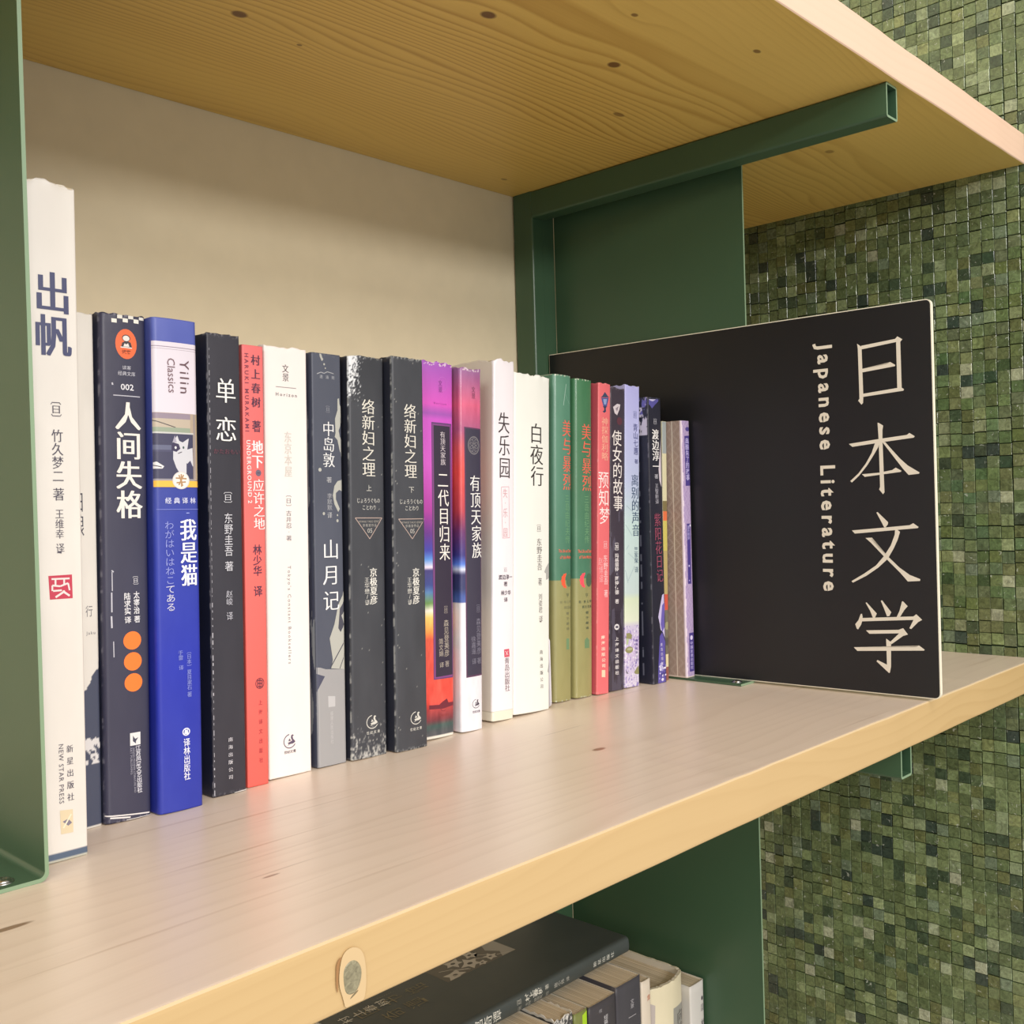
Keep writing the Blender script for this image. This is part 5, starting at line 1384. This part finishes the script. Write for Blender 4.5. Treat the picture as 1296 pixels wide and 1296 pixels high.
B(12, p12, 'mauve and red paperback with white foot and round crest, right of the purple one', m=M_GLOSS, bulge=.0008, r=.0014, top_wave=.0012)
def p13(U, Z, Dd, SD, w, Hh):
    c = P_plain((236, 230, 234), .1, (214, 206, 190), 33, 3, leftc=(226, 216, 204))(U, Z, Dd, SD, w, Hh)
    c[(Z < 5.4)] = (232, 226, 208); c[(Z > 5.3) & (Z < 5.8)] = (196, 188, 170); return c
B(13, p13, 'white paperback with a rumpled head and a small pink outlined box under its title', m=M_GLOSS, bulge=.0004, r=.0012, top_wave=.0022)
B(14, P_plain((232, 232, 224), .1, (206, 204, 190), 34, 3), 'thick off-white paperback with rounded spine, left of the two green books', bulge=.0012, r=.002, top_wave=.0016)
def green(seed, dark):
    def f(U, Z, Dd, SD, w, Hh):
        c = grad(Z, [(0, (152, 146, 96)), (77.4, (148, 146, 98)), (77.5, (76, 122, 98)), (140, (90, 136, 114) if not dark else (78, 122, 92)), (Hh, (88, 136, 112) if not dark else (66, 118, 80))])
        c += ((fbm(VNoise(seed), U * .3, Z * .1) - .5) * 8)[..., None]
        n_ = fbm(VNoise(seed + 1), U * 1.2, Z * .9, 3); c[(np.minimum(Z, Hh - Z) < .9) & (n_ > .58)] = (196, 200, 180)
        return c
    return f
B(15, green(40, False), 'green and olive paperback, left of the matching pair, beside the thick off-white book', m=M_GLOSS, bulge=.0012, r=.0026)
B(16, green(42, True), 'green and olive paperback, right of the matching pair, beside the pink book', m=M_GLOSS, bulge=.0009, r=.0020)
B(17, P_plain((224, 108, 112), .2, (240, 210, 200), 37, 4, leftc=(196, 84, 96)), 'salmon pink paperback with a small blue street lantern at the top of its spine', bulge=.0003, r=.0006, top_wave=.0008)
def p18(U, Z, Dd, SD, w, Hh):
    c = P_plain((64, 56, 66), .28, (196, 188, 190), 38, 6)(U, Z, Dd, SD, w, Hh); nz = VNoise(38)
    c[(fbm(nz, U * .25, Z * .06) > .6) & (Z < 130)] = (84, 78, 92); c[Z < 53] -= 6
    return c
B(18, p18, 'dark aubergine paperback with white title, between the pink and the lavender books', bulge=.0002, r=.0006, top_wave=.001)
def p19(U, Z, Dd, SD, w, Hh):
    c = grad(Z, [(0, (206, 196, 216)), (30, (196, 178, 214)), (41, (200, 190, 214)), (45, (216, 222, 200)), (60, (206, 218, 190)), (64, (192, 208, 206)), (110, (190, 212, 208)), (140, (184, 192, 220)), (Hh, (178, 176, 226))])
    nz = VNoise(39); n_ = fbm(nz, U * 1.1, Z * .8, 3); c[(n_ > .66) & (Z < 42)] = (140, 124, 186); c[(n_ < .33) & (Z < 42)] = (226, 224, 232)
    return c
B(19, p19, 'pale lavender and mint paperback with mushroom pictures near its foot', bulge=.0003, r=.0006, top_wave=.0014)
def p20(U, Z, Dd, SD, w, Hh):
    c = P_plain((38, 38, 50), .3, (150, 148, 160), 44, 4, leftc=(32, 34, 50))(U, Z, Dd, SD, w, Hh)
    nz = VNoise(44); a = fbm(nz, Dd * .35 + 2, Z * .16, 3); b = fbm(nz, Dd * .5 + 8, Z * .3, 3)
    t = (SD < 0) & (Z > Hh - 26) & (a > .44) & (Dd < 15); c[t] = (196, 190, 206); c[t & (b > .52) & (Z > Hh - 12)] = (96, 92, 160)
    ln_ = (SD < 0) & (np.abs(Dd - 8) < .5) & (fbm(nz, U, Z * .25 + 4) > .46); c[ln_] = (104, 106, 122)
    return c
B(20, p20, 'black paperback with white and dull red characters and torn lilac patches at its corners', bulge=.0002, r=.0006, fine_side=True)
B(21, P_plain((206, 200, 170), 0, seed=4), 'very thin yellowish booklet with an orange and red spine, pressed beside the patterned book', bulge=.0001, r=.0004)
def p22(U, Z, Dd, SD, w, Hh):
    c = np.ones(U.shape + (3,)) * np.array([182., 162, 196.]); L_ = SD < 0
    c[L_] = (172, 152, 142)
    def pat(a, z, s=5.2):
        q = np.mod(a, s); zz_ = np.mod(z, s); d1 = np.abs(np.mod(a - z, s) - s / 2); d2 = np.abs(np.mod(a + z, s) - s / 2)
        chk = (np.floor(z / s * 1.0).astype(int) % 2) == 0
        d3 = np.abs(np.mod(a - z, s / 2) - s / 4)
        return np.where(chk, np.minimum(d1, d3 + .12), np.minimum(d2, np.abs(np.mod(a + z, s / 2) - s / 4) + .12)) < .34
    k = pat(Dd + 50, Z) & L_; c[k] = (142, 118, 108)
    k2 = pat(U + 50, Z, 3.4) & ~L_; c[k2] = (166, 144, 184)
    for dd in (7.0,): c[L_ & (np.abs(Dd - dd) < .55)] = (212, 198, 186)
    c[L_ & (Dd > 15.5)] = (206, 196, 168)
    c[(Dd + U) < .55] = (216, 200, 210)
    n_ = fbm(VNoise(45), U + Dd, Z * .3, 3); c[(U < 1.1) & (Dd < .1) & (n_ > .48)] = (216, 202, 214); c[U > w - .5] = (200, 188, 214)
    c[Z < .8] = (216, 200, 190)
    return c
bx = list(BX[22]); bx[3] -= .0015
r22 = book('book', tuple(bx), .140, p22, BP[22], label='short crosshatched beige book with purple spine labels, last before the black sign', group=G, bulge=.0003, r=.0010, seed=22, fine_side=True)
r22.location.z += .0016

# ------------------------------------------------------------------ white plastic tab between the off-white and green books
bm = bmesh.new(); pts = []
for cy, cz, a0 in ((.008, .046, 90), (.0, .046, 0), (.0, .006, -90), (.008, .006, -180)):
    for k in range(5):
        a = math.radians(a0 + 90 * k / 4 - (0 if True else 0)); pts.append((cy + .0028 * math.cos(a) * -1, cz + .0028 * math.sin(a)))
A_ = [bm.verts.new((0, p[0], p[1])) for p in pts]
bmesh.ops.convex_hull(bm, input=A_)
bm.free()
def tab():
    bm = bmesh.new(); P_ = []
    y0, y1, z0, z1, r_ = .0, .014, .0005, .044, .0028
    for cy, cz, a0 in ((y1 - r_, z1 - r_, 0), (y0 + r_, z1 - r_, 90), (y0 + r_, z0 + r_, 180), (y1 - r_, z0 + r_, 270)):
        for k in range(6):
            a = math.radians(a0 + 18 * k); P_.append((cy + r_ * math.cos(a), cz + r_ * math.sin(a)))
    A = [bm.verts.new((0, y, z)) for y, z in P_]; Bb = [bm.verts.new((.0008, y, z)) for y, z in P_]; n = len(P_)
    for k in range(n): bm.faces.new((A[k], Bb[k], Bb[(k + 1) % n], A[(k + 1) % n]))
    bm.faces.new(list(reversed(A))); bm.faces.new(Bb); bmesh.ops.recalc_face_normals(bm, faces=bm.faces)
    return bm_mesh(bm, 'plastic_tab')
o = obj('security_tag', tab(), plain('white_plastic', (222, 218, 226), .35)); o.location = (.4290, .1745, 0)
tag(o, 'small white plastic security tag standing between the off-white and the green book', 'tag')

# ------------------------------------------------------------------ books on the board below
G2 = 'upright books on the lower shelf'
LBX, LPR = LOWER_BOX, LOWER_PRINT
def B2(n, paint, label, **k):
    X, Y, w, Hh, th = LBX[n]
    root = empty('book', (X, Y, FZ), (0, 0, 0))
    return book('book', LBX[n], k.pop('depth', .138), paint, LPR[n], label=label, group=G2, dense=k.pop('dense', False), root=root, inset=k.pop('inset', .0008), seed=n, **k)
B2(31, P_plain((196, 186, 166), .2, seed=51), 'cream paperback under the black lying book, left of the torn dark spine')
def p32(U, Z, Dd, SD, w, Hh):
    c = P_plain((66, 66, 66), .6, (214, 210, 200), 52, 8)(U, Z, Dd, SD, w, Hh); n_ = VNoise(52)
    hz = np.clip((Z - (Hh - 14)) / 14, 0, 1)
    k = np.clip((fbm(n_, U * .9, Z * .9, 4) - (.74 - .3 * hz)) * 9, 0, 1) * (hz > 0)
    return lerp3(c, np.broadcast_to(np.array([216., 212, 204]), c.shape), k)
B2(32, p32, 'dark lower-shelf book with a torn flaking head, left of the lime green one', dense=True, top_wave=.002)
B2(33, P_plain((120, 126, 66), .1, seed=53), 'lower-shelf book with a bright lime green spine')
B2(34, P_plain((62, 58, 62), .15, seed=54), 'charcoal lower-shelf book right of the lime green one', inset=.0006)
B2(35, P_plain((66, 64, 70), .15, seed=55), 'taller dark grey lower-shelf book under the corner of the black lying book', inset=.0006)
B2(36, P_plain((214, 202, 184), .1, seed=56), 'narrow cream white lower-shelf book between the dark grey one and the cream hardback')
B2(37, P_plain((216, 206, 176), .1, seed=57), 'thick cream hardback on the lower shelf with grey title label', inset=.0045, c=.0022, bulge=.006, r=.005, top_wave=.0007, dense=True)
B2(38, P_plain((206, 202, 196), .1, seed=58), 'thin white book against the green divider, last on the lower shelf', depth=.135)
# the black book lying across them
RX, RY, RZ = .5185, .188, -.1863
root = empty('book', (RX, RY, RZ), (0, -math.pi / 2, 0))
GR = (176, 168, 142)
spine_items = [
    ['v', '图书馆奇谭', 5.6, 166, 5.6, 127, 6.6, (214, 212, 200), 's', .9],
    ['v', '〔日〕', 7.0, 115, 7.0, 108, 3.2, (190, 188, 176), 'n', .94], ['v', '村上春树', 7.2, 106, 7.2, 90, 4.4, (212, 210, 198), 'b', .94], ['v', '著', 7.2, 87.5, 7.2, 84, 3.2, (190, 188, 176), 'n', .94],
    ['v', '〔德〕', 3.0, 114, 3.0, 108, 2.6, (160, 160, 150), 'n', .94], ['v', '卡特·曼施克', 3.0, 106, 3.0, 90, 2.8, (160, 160, 150), 'n', .9], ['v', '绘', 3.0, 87, 3.0, 84, 2.6, (160, 160, 150), 'n', .94],
    ['v', '施小炜', 5.2, 79, 5.2, 69, 3.0, (180, 178, 168), 'n', .94], ['v', '译', 5.2, 67, 5.2, 64, 3.0, (180, 178, 168), 'n', .94],
    ['v', '新星出版社', 5.0, 40, 5.0, 16.5, 3.6, (216, 216, 206), 's', .7]]
def leafy():
    q = random.Random(5); it = [['p', [[43, 65], [66, 65], [66, 128], [43, 128]], (92, 88, 78)]]
    it.append(['p', [[43.4, 65.4], [66, 65.4], [66, 76], [58, 80], [50, 74], [43.4, 78]], (150, 146, 134)])
    for cx, cz, r_, a in ((47, 118, 6.5, .4), (52, 100, 7, 1.1), (60, 108, 6, .2), (49, 84, 4.5, 2.0), (61, 92, 5, 1.6), (46.5, 94, 3.5, .3)):
        pts = []
        for k in range(11):
            t = 2 * math.pi * k / 11; rr = r_ * (1 if k % 2 else .55) * (1 + .2 * q.random())
            y = cx + rr * math.cos(t + a); z = cz + rr * math.sin(t + a) * 1.15
            pts.append([min(max(y, 43.3), 65.8), min(max(z, 65.3), 127.7)])
        it.append(['p', pts, (176, 170, 156)]); it.append(['e', cx, cz, r_ * .22, r_ * .3, (70, 64, 56)])
    for k in range(7):
        y = q.uniform(44, 60); z = q.uniform(68, 118); it.append(['l', y, z, y + q.uniform(3, 6), z + q.uniform(4, 9), .7, (170, 164, 150)])
    return it
cover_items = leafy() + [['v', '图书馆', 52, 196, 52, 137, 9.5, (120, 112, 84), 'l', .8], ['v', '奇谭', 38, 186, 38, 150, 11, (120, 112, 84), 'l', .8],
                         ['v', '村上春树', 54, 205, 54, 168, 8, (196, 194, 180), 's', .8], ['v', 'MURAKAMI', 60.5, 172, 60.5, 158, 1.6, (130, 126, 108), 'n', .8]]
book('book', (RX, RY, .0112, .212, 0), .118, P_plain((64, 70, 68), .06, seed=60), spine_items, label='black hardback with pale cover drawing, lying flat across the tops of the lower-shelf books', root=root, bulge=.0010, r=.0022, inset=.003, c=.0018, dense=True, cover_print=cover_items)
